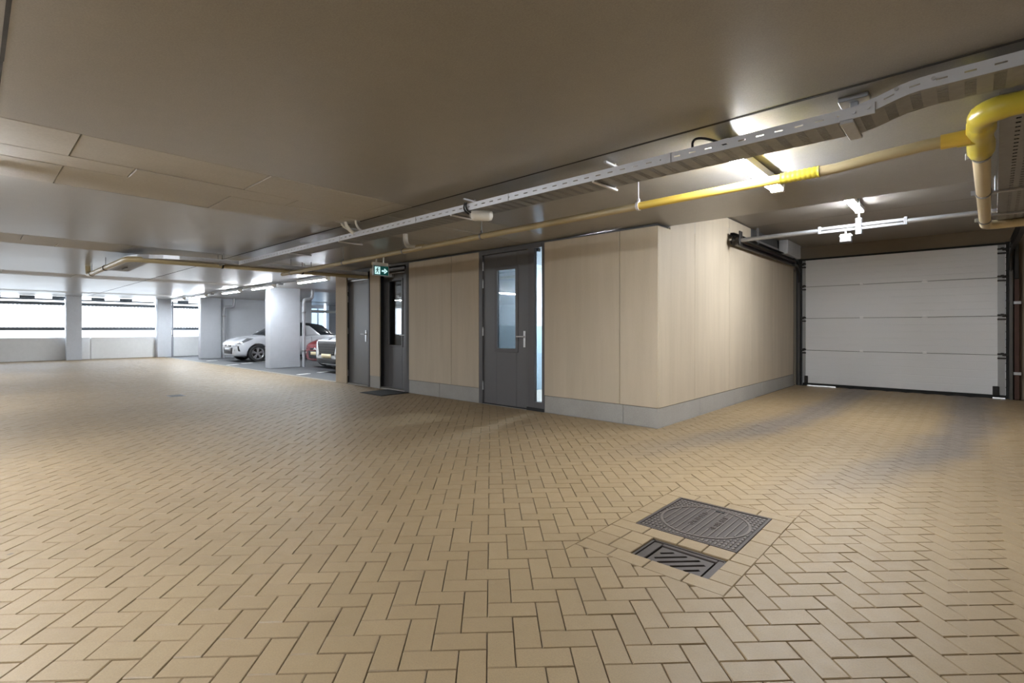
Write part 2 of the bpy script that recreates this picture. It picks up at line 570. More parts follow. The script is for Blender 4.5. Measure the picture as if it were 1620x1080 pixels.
for i in range(-230, 230):
    for j in range(-230, 230):
        k = (i - j) % 4
        if k == 0:
            w, h = 2, 1
        elif k == 3:
            w, h = 1, 2
        else:
            continue
        ctr = ANCH + E1 * (PITCH * (i + w / 2)) + E2 * (PITCH * (j + h / 2))
        if not (XW - .1 < ctr.x < XR and YB < ctr.y < 12.0):
            continue
        if ctr.y > YA + .2 and ctr.x < XB - .2:
            continue
        hw, hh = PITCH * w / 2 - GAP / 2, PITCH * h / 2 - GAP / 2
        poly = [ctr + E1 * (sx * hw) + E2 * (sy * hh) for sx, sy in ((-1, -1), (1, -1), (1, 1), (-1, 1))]
        pieces, cut = [[(p.x, p.y) for p in poly]], False
        for rect in ((-40, XB, YA - 0.01, 40), DRAIN):
            nxt = []
            for q in pieces:
                r, c_ = minus_rect(q, rect)
                nxt += r
                cut = cut or c_
            pieces = nxt
        for q in pieces:
            if area2(q) < 0:
                q = q[::-1]
            px = [to_px(x, y, 0) for x, y in q]
            vis = 0.0
            if all(px):
                cl = clip(clip(clip(px, 1, 0, 1620), -1, 0, 0), 0, 1, 1080)
                if len(cl) > 2:
                    vis = abs(area2(cl))
            cells.append((vis, q, cut, ctr, w))
cells.sort(key=lambda t: -t[0])
rnd = random.Random(3)
hw, hh = PITCH - GAP / 2, PITCH / 2 - GAP / 2
pv, pf = slab_mesh([(-hw, -hh), (hw, -hh), (hw, hh), (-hw, hh)], 0.0)
paver_me = bpy.data.meshes.new('paver')
paver_me.from_pydata(pv, [], pf)
paver_me.materials.append(M['paver'])
NSINGLE = 270
for vis, q, cut, ctr, w in cells[:NSINGLE]:
    dz = rnd.uniform(-0.0012, 0.0012)
    if cut:
        v, f = slab_mesh(q, dz)
        mb = MB().add(v, f)
        obj('paver', mb, M['paver'], floor)
    else:
        o = bpy.data.objects.new('paver', paver_me)
        link(o, floor, (ctr.x, ctr.y, dz))
        o.rotation_euler = (rnd.uniform(-.003, .003), rnd.uniform(-.003, .003), PI / 4 + (0 if w == 2 else PI / 2))
rest = MB()
for vis, q, cut, ctr, w in cells[NSINGLE:]:
    v, f = slab_mesh(q, rnd.uniform(-0.0012, 0.0012), 0.03)
    rest.add(v, f)
obj('paving', rest, M['paver'], floor, org=(0, 0, 0), kind='stuff')

# pavers framing the cover and the grate (axis aligned, one by one)
def border(x0, x1, y0, y1, dz=0.0):
    g = 0.002
    v, f = slab_mesh([(x0 + g, y0 + g), (x1 - g, y0 + g), (x1 - g, y1 - g), (x0 + g, y1 - g)], dz + rnd.uniform(-.001, .001))
    obj('paver', MB().add(v, f), M['paver'], floor)
CX0, CX1, CY0, CY1 = -1.525, -0.925, 2.79, 3.44      # cast cover
GX0, GX1, GY0, GY1 = -1.345, -0.93, 2.405, 2.675     # grate pot
for k in range(4):
    w4 = (DRAIN[1] - DRAIN[0]) / 4
    border(DRAIN[0] + w4 * k, DRAIN[0] + w4 * (k + 1), CY1, DRAIN[3])
for y0, y1 in ((CY0, 3.005), (3.005, 3.22), (3.22, CY1)):
    border(DRAIN[0], CX0, y0, y1)
    border(CX1, DRAIN[1], y0, y1)
for x0, x1 in ((DRAIN[0], -1.42), (-1.42, -1.21), (-1.21, -1.07), (-1.07, CX1)):
    border(x0, x1, GY1, CY0)
border(CX1, DRAIN[1], GY1, CY0)
for y0, y1 in ((GY0, 2.54), (2.54, GY1)):
    border(DRAIN[0], -1.485, y0, y1)
    border(-1.485, GX0, y0, y1)
    border(GX1, DRAIN[1], y0, y1)
for k in range(4):
    w4 = (DRAIN[1] - DRAIN[0]) / 4
    border(DRAIN[0] + w4 * k, DRAIN[0] + w4 * (k + 1), DRAIN[2], GY0)

# asphalt bays, kerb, outside ground
obj('floor', MB().box(-26.0, XE, 5.70, YN, -0.08, 0.0), M['asphalt'], kind='structure', label='dark grey asphalt floor of the parking bays')
kb = MB()
obj('floor', MB().box(XE, XB, 5.62, 9.3, -0.08, 0.0), M['plinth'], kind='structure', label='grey concrete floor inside the store block')
kerb = obj('kerb', MB().box(-25.75, XE, 5.602, 5.705, -0.06, 0.002), M['sand'], kind='structure', label='pale concrete kerb line between block paving and asphalt')
x = -25.75
while x < XE - .05:
    x1 = min(x + 0.998, XE)
    obj('kerb_stone', MB().bbox(x, x1 - .006, 5.604, 5.703, -0.06, 0.006, .004), M['kerb'], kerb)
    x = x1 + .002
obj('ground', MB().box(-80, -26.2, -40, 60, -0.3, -0.1), M['outside'], kind='structure', label='bright open ground outside the window wall')
obj('ground', MB().box(-20, 30, 12.32, 60, -0.3, -0.004), M['outside'], kind='structure', label='bright driveway outside the garage door')

# ------------------------------------------------------------------ ceiling
ceil = obj('ceiling', MB().box(-26.1, XR + .2, YB - .2, 5.90, ZC + 0.03, ZC + 0.3), M['ceiling'], kind='structure', label='smooth grey concrete ceiling over the driveway')
ceil_bay = obj('ceiling', MB().box(-26.1, XB, 5.90, YN + .2, ZC + 0.03, ZC + 0.3), M['ceiling'], kind='structure', label='concrete ceiling over the parking bays and stores')
G = 0.006
def slab(x0, x1, y0, y1, mat, dz=0.0, name='ceiling_slab', par=None, zc=ZC):
    obj(name, MB().bbox(x0 + G / 2, x1 - G / 2, y0 + G / 2, y1 - G / 2, zc + dz, zc + 0.10, 0.004), mat, par or ceil)
strips = [(-5.89, -4.28, (-5.89, -5.2, -4.88, -4.28)), (-10.4, -9.4, (-10.4, -9.95, -9.4)), (-16.35, -15.25, (-16.35, -15.8, -15.25)), (-23.3, -22.4, (-23.3, -22.4))]
mains = [(-4.28, XR + .2), (-9.4, -5.89), (-15.25, -10.4), (-22.4, -16.35), (-26.1, -23.3)]
for x0, x1 in mains:
    ys = (YB, 0.105, 3.13, 5.925)
    for y0, y1 in zip(ys, ys[1:]):
        slab(x0, x1, y0, y1, M['ceiling'], 0.012 if y0 > 3 else 0.0)
for x0, x1, bs in strips:
    for b0, b1 in zip(bs, bs[1:]):
        ys = [YB, -2.6, 0.5, 1.7, 2.9, 3.13, 5.925] if b1 - b0 > .5 else [YB, -1.5, 0.9, 2.2, 3.13, 5.925]
        for y0, y1 in zip(ys, ys[1:]):
            slab(b0, b1, y0, y1, M['ceiling_strip'], (0.012 if y0 > 3 else 0) + random.uniform(-.004, .003), 'ceiling_board')
for x0, x1 in [(-9.4, XB), (-15.25, XE + .1), (-22.4, -16.35), (-26.1, -23.3)]:
    for y0, y1 in ((5.925, 9.3), (9.3, YN + .2)):
        slab(x0, x1, y0, y1, M['ceiling'], 0.0, par=ceil_bay)
for x0, x1 in ((-16.35, -15.25), (-23.3, -22.4), (XE + .1, -9.4)):
    slab(x0, x1, 5.925, YN + .2, M['ceiling_strip'], -.004, 'ceiling_board', par=ceil_bay)
hi = obj('ceiling', MB().box(XB - .25, XR + .2, 5.80, 12.4, ZH + .03, ZH + .3), M['ceiling_high'], kind='structure', label='higher concrete ceiling over the ramp to the garage door')
for y0, y1 in ((5.93, 9.04), (9.04, 12.3)):
    slab(XB - .2, XR + .2, y0, y1, M['ceiling_high'], 0.0, par=hi, zc=ZH)
obj('ceiling_step', MB().box(XB - .2, XR + .2, 5.80, 5.93, ZC + .1, ZH), M['ceiling_high'], hi)

for y_, w_ in ((3.13, .011), (0.105, .008)):  # dark strips stand in for the shade inside the open ceiling joints
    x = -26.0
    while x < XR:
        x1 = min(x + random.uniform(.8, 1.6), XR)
        obj('joint_shade_strip', MB().box(x, x1, y_ - w_ * random.uniform(.7, 1.1), y_ + w_ * random.uniform(.8, 1.3), ZC - .0015, ZC + .02), M['joint'], ceil)
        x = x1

# ------------------------------------------------------------------ door wall (front of the store block)
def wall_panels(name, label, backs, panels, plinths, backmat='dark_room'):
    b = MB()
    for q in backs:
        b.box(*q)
    w = obj(name, b, M[backmat], kind='structure', label=label)  # dark backing puts the shade of the gap above the panels into colour
    for q in panels:
        obj('wall_panel', MB().bbox(*q, .003), M['panel'], w)
    for q in plinths:
        obj('plinth_block', MB().bbox(*q, .004), M['plinth'], w)
    return w
D1 = (-10.09, -9.14)
D2 = (-8.79, -7.79)
D3 = (-5.89, -4.52)
B1 = (-10.23, -9.20)              # clear openings behind the cladding
B2 = (-8.98, -7.92)
ZP, ZT = 0.24, 2.445
yb0, yb1, yf = YA + 0.03, YA + 0.20, YA
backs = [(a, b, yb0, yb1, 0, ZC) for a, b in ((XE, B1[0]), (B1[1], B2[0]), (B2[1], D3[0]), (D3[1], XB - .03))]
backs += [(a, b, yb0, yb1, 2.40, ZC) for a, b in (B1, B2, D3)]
g = .004
pan = [(XE, D1[0], yf, yb0, 0.0, ZT), (D1[1], D2[0], yf, yb0, ZP, ZT),
       (D2[1], -6.57 - g, yf, yb0, ZP + g, ZT), (-6.57 + g, D3[0], yf, yb0, ZP + g, ZT),
       (D3[1], -3.295 - g, yf, yb0, ZP + g, ZT), (-3.295 + g, XB, yf, yb0, ZP + g, ZT)]
pl = [(D1[1], D2[0], yf + .004, yb0, 0, ZP), (D2[1], -6.9, yf + .006, yb0, 0, ZP), (-6.895, D3[0], yf + .006, yb0, 0, ZP),
      (D3[1], -3.25, yf + .006, yb0, 0, ZP), (-3.245, XB - .006, yf + .006, yb0, 0, ZP)]
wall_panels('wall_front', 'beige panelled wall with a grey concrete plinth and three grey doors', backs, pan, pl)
# ramp side of the block
xb0 = XB - .03
ys = (YA + .03, 6.70, 8.014, 9.06)
pan = [(xb0, XB, a + g, b - g, ZP + g, (ZT if b < 6 else ZH - .02)) for a, b in zip(ys, ys[1:])]
pan = pan[1:]
pan += [(xb0, XB, 9.06 + g, 10.4 - g, ZP + g, 2.62), (xb0, XB, 10.4 + g, 11.85, ZP + g, 2.62)]
pl = [(xb0, XB - .006, a, b - .003, 0, ZP) for a, b in ((YA + .03, 6.9), (6.9, 8.3), (8.3, 9.7), (9.7, 11.1), (11.1, 11.9))]
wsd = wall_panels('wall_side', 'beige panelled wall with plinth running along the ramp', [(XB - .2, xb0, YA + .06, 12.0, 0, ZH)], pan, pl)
obj('wall_panel', MB().prism([(YA + .032, ZP + g), (6.70 - g, ZP + g), (6.70 - g, ZH - .02), (5.95, ZH - .02), (5.95, ZT), (YA + .032, ZT)], 0, xb0, XB), M['panel'], wsd)
obj('trim_1', MB().bbox(XB - .002, XB + .16, 10.75, 11.75, 2.66, ZH, .01), M['concrete_grey'], kind='structure', label='grey concrete corbel above the side wall by the garage door')
obj('wall_side', MB().box(XE, XE + .15, YA + .2, 9.3, 0, ZC + .05), M['panel'], kind='structure', label='end wall of the store block facing the bays')
obj('wall_inner', MB().box(XE, XB - .2, 9.2, 9.35, 0, ZC + .05), M['dark_room'], kind='structure', label='rear wall of the stores')
obj('wall_inner', MB().box(-6.5, -6.4, YA + .2, 9.2, 0, ZC + .05), M['dark_room'], kind='structure', label='partition between dark store and lobby')
# lobby behind the glazed door
lob = MB().box(-6.39, -3.0, 9.05, 9.15, 0.0, ZC).box(-6.39, -6.30, YA + .25, 9.05, 0, ZC).box(-3.05, -2.98, YA + .25, 9.05, 0, ZC)
lw = obj('wall_inner', lob, M['lobby_white'], kind='structure', label='pale walls of the lobby behind the glazed door')
obj('wainscot', MB().box(-6.30, -3.05, 9.03, 9.05, 0.0, 1.26).box(-6.30, -6.285, YA + .3, 9.03, 0, 1.26), M['lobby_blue'], lw)
obj('wall_rail', MB().box(-6.30, -3.05, 9.025, 9.05, 1.76, 1.78), M['frame_grey'], lw)

# other walls
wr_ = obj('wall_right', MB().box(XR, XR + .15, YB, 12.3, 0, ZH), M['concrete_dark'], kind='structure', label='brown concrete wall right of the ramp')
obj('wall_back', MB().box(-26, XR, YB - .15, YB, 0, ZC), M['concrete'], kind='structure', label='concrete wall behind the driveway')
obj('wall_far', MB().box(-26, XE, YN, YN + .15, 0, ZC), M['concrete_grey'], kind='structure', label='grey wall at the back of the bays')
obj('wall_far', MB().box(XE, XE + .15, 9.3, YN, 0, ZC), M['concrete_grey'], kind='structure', label='grey wall behind the stores')
gd_x0, gd_x1, gd_z = -2.66, 0.45, 2.655
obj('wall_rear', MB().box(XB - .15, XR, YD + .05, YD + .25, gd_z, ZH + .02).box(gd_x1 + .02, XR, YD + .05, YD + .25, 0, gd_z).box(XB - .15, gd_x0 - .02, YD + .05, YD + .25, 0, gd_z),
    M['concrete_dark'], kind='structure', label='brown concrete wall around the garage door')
obj('wall_middle', MB().box(-23.2, -23.0, 7.05, 11.0, 0, ZC), M['concrete_grey'], kind='structure', label='plain blue grey wall behind the white hatchback')

# columns
def column(x0, x1, y0, y1, label, mat='concrete', zt=ZC):
    obj('column', MB().bbox(x0, x1, y0, y1, 0, zt, 0.012), M[mat], kind='structure', label=label)
column(-15.95, -15.6, 6.16, 7.09, 'broad concrete column between white hatchback and red car')
column(-23.05, -22.75, 6.30, 7.05, 'broad concrete column left of the white hatchback')
column(-25.72, -25.39, 2.52, 2.98, 'pale concrete window column, the left one', 'concrete_pale')
column(-25.72, -25.39, 5.42, 5.93, 'pale concrete window column next to the thin pipe', 'concrete_pale')
column(-25.72, -25.39, -0.45, 0.02, 'pale concrete window column outside the frame', 'concrete_pale')
column(-25.72, -25.39, -3.4, -2.95, 'pale concrete window column farther along the facade', 'concrete_pale')
column(-25.72, -25.39, 9.6, 11.9, 'pale concrete pier at the back of the bays')
column(-25.72, -25.39, 13.1, 14.5, 'pale concrete pier in the far corner of the bays')

# parapet + open windows
ys = [YB, -5.5, -2.6, 0.35, 3.29, 5.46, 8.2, 11.2, YN]
par = obj('wall_left', MB().box(-26.0, -25.86, YB, YN, 0, 0.80), M['parapet'], kind='structure', label='low weathered concrete parapet under the open window band')
for a, b in zip(ys, ys[1:]):
    obj('parapet_panel', MB().bbox(-26.02, XW, a + .012, b - .012, 0, 0.87, .008), M['parapet'], par)
def window(n, y0, y1):
    w = obj('window_%d' % n, MB().box(-25.97, -25.93, y0, y1, 2.30, 2.36), M['bar_dark'], kind='structure', label='open window band with grey rails and a white slatted screen')
    for z in (2.13, 1.165):
        obj('window_rail', MB().bbox(-25.80, -25.75, y0, y1, z - .02, z + .10, .006), M['bar_dark'], w)
    y = y0 + .35
    while y < y1 - .3:
        obj('spacer_block', MB().bbox(-25.97, -25.90, y, y + .42, 2.36, 2.46, .005), M['bar_dark'], w)
        y += .9
    s = MB()
    y = y0 + .03
    while y < y1:
        s.box(-26.10, -26.075, y, y + .055, 1.26, 2.12)
        y += .115
    obj('screen_slats', s, M['slat'], w, kind='stuff')
    return w
for n, (a, b) in enumerate([(-2.95, -.45), (.02, 2.52), (2.98, 5.42), (5.93, 9.6)]):
    window(n + 1, a, b)

w = obj('window_5', MB().box(-25.97, -25.93, 11.9, 13.1, .87, .93).box(-25.97, -25.93, 11.9, 13.1, 2.30, ZC), M['white_steel'], kind='structure', label='pale window at the far end of the bays with an added sky-dimming pane')
obj('pane', MB().box(-25.955, -25.945, 11.9, 13.1, .93, 2.30), M['frosted'], w)  # pane added to dim the sky behind this window
obj('mullion', MB().bbox(-25.98, -25.92, 12.72, 12.78, .87, 2.32, .004), M['white_steel'], w)
tag(obj('heating_pipe', MB().cyl((-25.3, 11.2, 2.12), (-25.3, 13.6, 2.12), .075), M['white_plastic']), 'thick white pipe crossing the pale window deep in the bays', 'pipe')
# white bay markings
for n, (x_, y_, ang) in enumerate([(-18.2, 5.98, .05), (-18.72, 6.62, .05), (-19.2, 7.25, .05), (-21.2, 6.25, .05), (-13.05, 6.02, .05), (-13.3, 6.70, .05)]):
    lab = ['white dash on the asphalt before the white hatchback, nearest the paving', 'white dash beside the front wheel of the white hatchback',
           'white dash behind the broad column by the white hatchback', 'white dash on the asphalt by the left broad column',
           'white dash on the asphalt in front of the white crossover, nearest the paving', 'white dash under the nose of the white crossover'][n]
    m4 = Matrix.Translation((x_, y_, 0)) @ Matrix.Rotation(.35, 4, 'Z')
    tag(obj('bay_marking', MB().box(-.06, .06, -.19, .19, 0.0, .005, m4), M['white_paint']), lab, 'marking', 'white bay dashes')

# ------------------------------------------------------------------ doors
def lever(parent, x, y, z, s=-1):
    pl_ = obj('handle_plate', MB().bbox(x - .020, x + .020, y - .012, y, z - .16, z + .085, .006), M['chrome'], parent)
    obj('lever_handle', MB().cyl((x, y - .012, z), (x, y - .055, z), .011).tube(bend_path([(x, y - .03, z), (x, y - .055, z), (x + s * .125, y - .055, z)], .02), .0095), M['chrome'], pl_)
def hinge(parent, x, y, z):
    obj('hinge', MB().cyl((x, y, z - .06), (x, y, z + .06), .013).cyl((x, y, z + .065), (x, y, z + .08), .008), M['galv'], parent)
# door 1: flush door, hinged left
d = obj('door_1', MB().box(B1[0], B1[0] + .05, YA + .02, YA + .17, 0, 2.40).box(B1[1] - .05, B1[1], YA + .02, YA + .17, 0, 2.40).box(B1[0], B1[1], YA + .02, YA + .17, 2.27, 2.40),
        M['frame_grey'], kind='structure', label='plain flush grey door left of the exit sign')
lf = obj('door_leaf', MB().bbox(B1[0] + .06, B1[1] - .055, YA + .10, YA + .15, .012, 2.255, .004), M['leaf_light'], d)
obj('drip_strip', MB().bbox(B1[0] + .06, B1[1] - .05, YA + .06, YA + .10, 2.235, 2.265, .004), M['galv'], d)
for z in (.22, 1.15, 1.85, 2.08):
    hinge(d, B1[0] + .055, YA + .085, z)
lever(lf, -9.45, YA + .10, 1.09)
obj('threshold', MB().box(B1[0], B1[1], YA + .03, YA + .25, 0, .02), M['plinth'], d)
# door 2: deeper set, wired glass
y2 = YA + .17
d = obj('door_2', MB().box(B2[0], B2[0] + .06, YA + .03, y2 + .08, 0, 2.43).box(B2[1] - .05, B2[1], YA + .03, y2 + .08, 0, 2.43).box(B2[0], B2[1], YA + .03, y2 + .08, 2.34, 2.43),
        M['frame_grey'], kind='structure', label='grey door with a narrow wired glass pane under the exit sign')
x0, x1 = B2[0] + .06, B2[1] - .05
gx0, gx1, gz0, gz1 = -8.71, -8.25, .87, 2.17
lf = obj('door_leaf', MB().bbox(x0, gx0, y2, y2 + .05, .012, 2.33).bbox(gx1, x1, y2, y2 + .05, .012, 2.33).box(gx0, gx1, y2, y2 + .05, .012, gz0).box(gx0, gx1, y2, y2 + .05, gz1, 2.33), M['leaf_grey'], d)
bead = MB()
for a in ((gx0 - .03, gx0 + .012, gz0 - .03, gz1 + .03), (gx1 - .012, gx1 + .03, gz0 - .03, gz1 + .03)):
    bead.bbox(a[0], a[1], y2 - .012, y2 + .02, a[2], a[3])
for a in ((gz0 - .03, gz0 + .012), (gz1 - .012, gz1 + .03)):
    bead.bbox(gx0, gx1, y2 - .012, y2 + .02, a[0], a[1])
obj('glazing_bead', bead, M['frame_grey'], lf)
obj('glass_pane', MB().box(gx0, gx1, y2 + .02, y2 + .03, gz0, gz1), M['glass'], lf)
wire = MB()
k = gx0 + .02
while k < gx1:
    wire.box(k, k + .0022, y2 + .031, y2 + .033, gz0, gz1); k += .025
k = gz0 + .02
while k < gz1:
    wire.box(gx0, gx1, y2 + .031, y2 + .033, k, k + .0022); k += .025
obj('wire_mesh', wire, M['bar_dark'], lf, kind='stuff')
lever(lf, -8.125, y2, 1.08)
obj('door_closer', MB().bbox(x0 + .12, x0 + .40, y2 - .06, y2, 2.24, 2.30, .008).bbox(x0 + .35, x1 - .08, y2 - .075, y2 - .055, 2.30, 2.318, .003), M['galv'], d)
obj('gap_shade', MB().box(B2[0] + .06, B2[0] + .072, YA + .06, y2 + .04, 0, 2.34), M['black'], d)  # black strip in place of the shadow between frame and leaf
obj('threshold', MB().box(B2[0], B2[1], YA + .03, y2 + .1, 0, .02), M['plinth'], d)
# door 3: glazed door with side light
y3 = YA + .035
d = obj('door_3', MB().bbox(D3[0], D3[0] + .075, YA + .005, YA + .15, 0, 2.44).bbox(D3[1] - .055, D3[1], YA + .005, YA + .07, 0, 2.44).box(D3[0] + .07, D3[1] - .06, YA + .005, YA + .15, 2.390, 2.44).box(D3[0] + .07, -4.72, YA + .087, YA + .15, 2.35, 2.40)
        .bbox(-4.845, -4.72, YA + .012, YA + .07, 0, 2.40).box(-4.72, -4.575, YA + .012, YA + .07, 0.045, .13), M['frame_grey'], kind='structure', label='grey glazed door with a tall narrow side light beside the beige panels')
x0, x1 = -5.805, -4.855
gx0, gx1, gz0, gz1 = -5.515, -5.095, .885, 2.13
lf = obj('door_leaf', MB().bbox(x0, gx0, y3, y3 + .05, .015, 2.385).bbox(gx1, x1, y3, y3 + .05, .015, 2.385).box(gx0, gx1, y3, y3 + .05, .015, gz0).box(gx0, gx1, y3, y3 + .05, gz1, 2.385), M['leaf_grey'], d)
bead = MB()
for a in ((gx0 - .04, gx0 + .015, gz0 - .045, gz1 + .045), (gx1 - .015, gx1 + .04, gz0 - .045, gz1 + .045)):
    bead.bbox(a[0], a[1], y3 - .012, y3 + .015, a[2], a[3])
for a in ((gz0 - .045, gz0 + .012), (gz1 - .012, gz1 + .045)):
    bead.bbox(gx0, gx1, y3 - .012, y3 + .015, a[0], a[1])
obj('glazing_bead', bead, M['frame_grey'], lf)
obj('glass_pane', MB().box(gx0, gx1, y3 + .018, y3 + .026, gz0, gz1), M['glass'], lf)
lever(lf, -4.925, y3, 1.085)
for z in (.28, 1.15, 1.92, 2.20):
    hinge(d, x0 - .008, y3 - .012, z)
obj('side_light', MB().box(-4.72, -4.575, YA + .05, YA + .058, .13, 2.40), M['glass'], d)
obj('threshold', MB().box(D3[0], D3[1], YA + .02, YA + .2, 0, .014), M['black'], d)
obj('sill_block', MB().bbox(-4.86, -4.53, YA - .004, YA + .05, 0, .045, .004), M['black'], d)
# small things seen through the side light
t = empty('radiator', (-4.35, 6.9, 0), label='low radiator with a round valve seen through the tall side light', cat='radiator')
obj('radiator_panel', MB().bbox(-4.75, -3.95, 6.95, 7.05, .12, .50, .01), M['white_steel'], t)
obj('valve', MB().cyl((-4.86, 6.98, .40), (-4.86, 6.98, .52), .045).cyl((-4.86, 6.98, 0), (-4.86, 6.98, .40), .015), M['white_plastic'], t)
obj('radiator_foot', MB().box(-4.6, -4.56, 6.96, 7.04, 0, .13), M['white_steel'], t)
obj('radiator_foot', MB().box(-4.1, -4.06, 6.96, 7.04, 0, .13), M['white_steel'], t)
t = obj('cabinet', MB().bbox(-6.28, -5.75, 8.45, 9.02, 0, 1.06, .01), M['lobby_white'])
tag(t, 'pale low cabinet in the lobby behind the door glass', 'cabinet')
obj('cabinet_door', MB().bbox(-6.24, -6.02, 8.43, 8.45, .06, 1.02, .006), M['white_steel'], t)
obj('cabinet_door', MB().bbox(-6.01, -5.79, 8.43, 8.45, .06, 1.02, .006), M['white_steel'], t)

# ------------------------------------------------------------------ sectional garage door
gd = obj('door_4', MB().box(gd_x0 - .06, gd_x0 + .01, YD + .0, YD + .05, 0, gd_z + .04).box(gd_x1 - .01, gd_x1 + .06, YD + .0, YD + .05, 0, gd_z + .04).box(gd_x0, gd_x1, YD + .01, YD + .06, gd_z - .005, gd_z + .035),
         M['black'], kind='structure', label='light grey four panel sectional garage door with dark steel tracks')
zs = (.055, .749, 1.422, 2.089, gd_z)
hx = (-1.602, -.629)
for i, (z0, z1) in enumerate(zip(zs, zs[1:])):
    # ribbed panel: profile in (y,z) extruded along x
    prof = []
    nrib = 5
    yfp = YD - .0
    pts = [(yfp + .012, z0 + .0015), (yfp, z0 + .006)]
    for k in range(1, nrib):
        zz = z0 + (z1 - z0) * k / nrib
        pts += [(yfp, zz - .008), (yfp + .0022, zz), (yfp, zz + .008)]
    pts += [(yfp, z1 - .006), (yfp + .012, z1 - .0015)]
    poly = pts + [(yfp + .013, z1 - .001), (yfp + .012, z1 + (.012 if i < 3 else 0)), (yfp + .04, z1 + (.012 if i < 3 else 0)), (yfp + .04, z0 + .014), (yfp + .013, z0 + .014), (yfp + .013, z0 + .001)]
    pnl = obj('door_panel', MB().prism(poly, 0, gd_x0 + .02, gd_x1 - .004), M['door_panel'], gd)
    for xa, xb in ((gd_x0 + .015, gd_x0 + .075), (gd_x1 - .105, gd_x1 - .015)):
        obj('end_cap', MB().bbox(xa, xb, YD - .006, YD + .01, z0 + .004, z1 - .004, .002), M['cap_steel'], pnl)
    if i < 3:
        obj('panel_joint_shade', MB().box(gd_x0 + .02, gd_x1 - .01, yfp - .0006, yfp + .012, z1 - .003, z1 + .003), M['frame_grey'], pnl)  # grey strip paints the shade in the groove between two panels
        for x_ in hx:
            big = (x_ == hx[1] and i > 0)
            h_ = MB().bbox(x_ - .03, x_ + .03, YD - .012, YD - .002, z1 - .02, z1 + .035, .003).cyl((x_ - .025, YD - .016, z1), (x_ + .025, YD - .016, z1), .011, n=10)
            if big:
                h_.bbox(x_ - .045, x_ + .045, YD - .014, YD - .003, z1 - .03, z1 + .0, .003)
            obj('hinge', h_, M['hinge_glint'], pnl)
for z in (.749, 1.422, 2.089, 2.56):
    for sx, xe in ((1, gd_x0), (-1, gd_x1)):
        rb = MB()
        for dz in (-.055, .018):
            xa, xb = sorted((xe - sx * .01, xe + sx * (.085 if sx > 0 else .11)))
            rb.bbox(xa, xb, YD - .035, YD - .008, z + dz - .014, z + dz + .014, .003)
        obj('roller_bracket', rb, M['black_steel'], gd)
        obj('roller', MB().cyl((xe - sx * .035, YD - .03, z), (xe + sx * .05, YD - .03, z), .014).cyl((xe + sx * .03, YD - .03, z + .03), (xe + sx * .07, YD - .03, z + .03), .012), M['black_steel'], gd)
for xa, xb in ((gd_x0 + .06, gd_x0 + .12), (gd_x1 - .17, gd_x1 - .09)):
    obj('bottom_bracket', MB().bbox(xa, xb, YD - .05, YD - .005, .05, .21, .006).cyl(((xa + xb) / 2, YD - .055, .14), ((xa + xb) / 2, YD - .02, .14), .025), M['black_steel'], gd)
obj('bottom_seal', MB().box(gd_x0 + .02, gd_x1 - .0, YD - .012, YD + .045, .018, .056).box(gd_x0 + .62, gd_x1 - .17, YD - .008, YD + .04, -.01, .02).box(gd_x0 + .0, gd_x0 + .10, YD - .008, YD + .04, -.01, .02), M['black'], gd)
def track(xc, sx):
    p = [(0, 0), (.05, 0), (.05, .006), (.006, .006), (.006, .05), (0, .05)]
    # vertical rail, bend and double horizontal rail as C channels
    mb = MB()
    mb.box(xc - .028, xc + .028, YD - .075, YD - .07, 0, 2.20).box(xc - .028, xc - .022, YD - .075, YD - .02, 0, 2.2).box(xc + .022, xc + .028, YD - .075, YD - .02, 0, 2.2)
    v = obj('vertical_track', mb, M['rail_dark'], gd)
    bp = bend_path([(xc, YD - .05, 2.18), (xc, YD - .05, 2.54), (xc, YD - .5, 2.54)], .34, 10)
    obj('track_bend', MB().tube(bp, .03, 8), M['black_steel'], gd)
    bp2 = bend_path([(xc, YD - .05, 2.30), (xc, YD - .05, 2.66), (xc, YD - .5, 2.655)], .30, 10)
    obj('track_bend', MB().tube(bp2, .022, 8), M['black_steel'], gd)
    for z0, z1 in ((2.505, 2.57), (2.63, 2.68)):
        h_ = MB().box(xc - .028, xc + .028, 7.95, YD - .45, z0, z0 + .006).box(xc - .028, xc + .028, 7.95, YD - .45, z1 - .006, z1).box(xc - sx * .028 - .003, xc - sx * .028 + .003, 7.95, YD - .45, z0, z1)
        obj('horizontal_track', h_, M['black_steel'], gd)
    obj('track_jamb', MB().bbox(xc + sx * -.035 - .02, xc + sx * -.035 + .02, YD - .03, YD + .03, 0, 2.7, .004), M['black_steel'], gd)
track(-2.70, 1)
track(.505, -1)
# dark red-brown guard right of the track with light clips
obj('cable_guard', MB().bbox(.545, .61, YD - .05, YD + .03, 0, 2.05, .006), M['rust'], gd)
obj('cable_guard', MB().bbox(.545, .60, YD - .08, YD + .03, 2.05, 2.68, .006), M['black_steel'], gd)
for z in (.42, 1.62):
    obj('guard_clip', MB().bbox(.535, .63, YD - .07, YD - .045, z, z + .05, .004), M['galv'], gd)
obj('track_hanger', MB().box(-2.72, -2.69, 9.2, 9.23, 2.66, ZH), M['galv_dull'], gd)
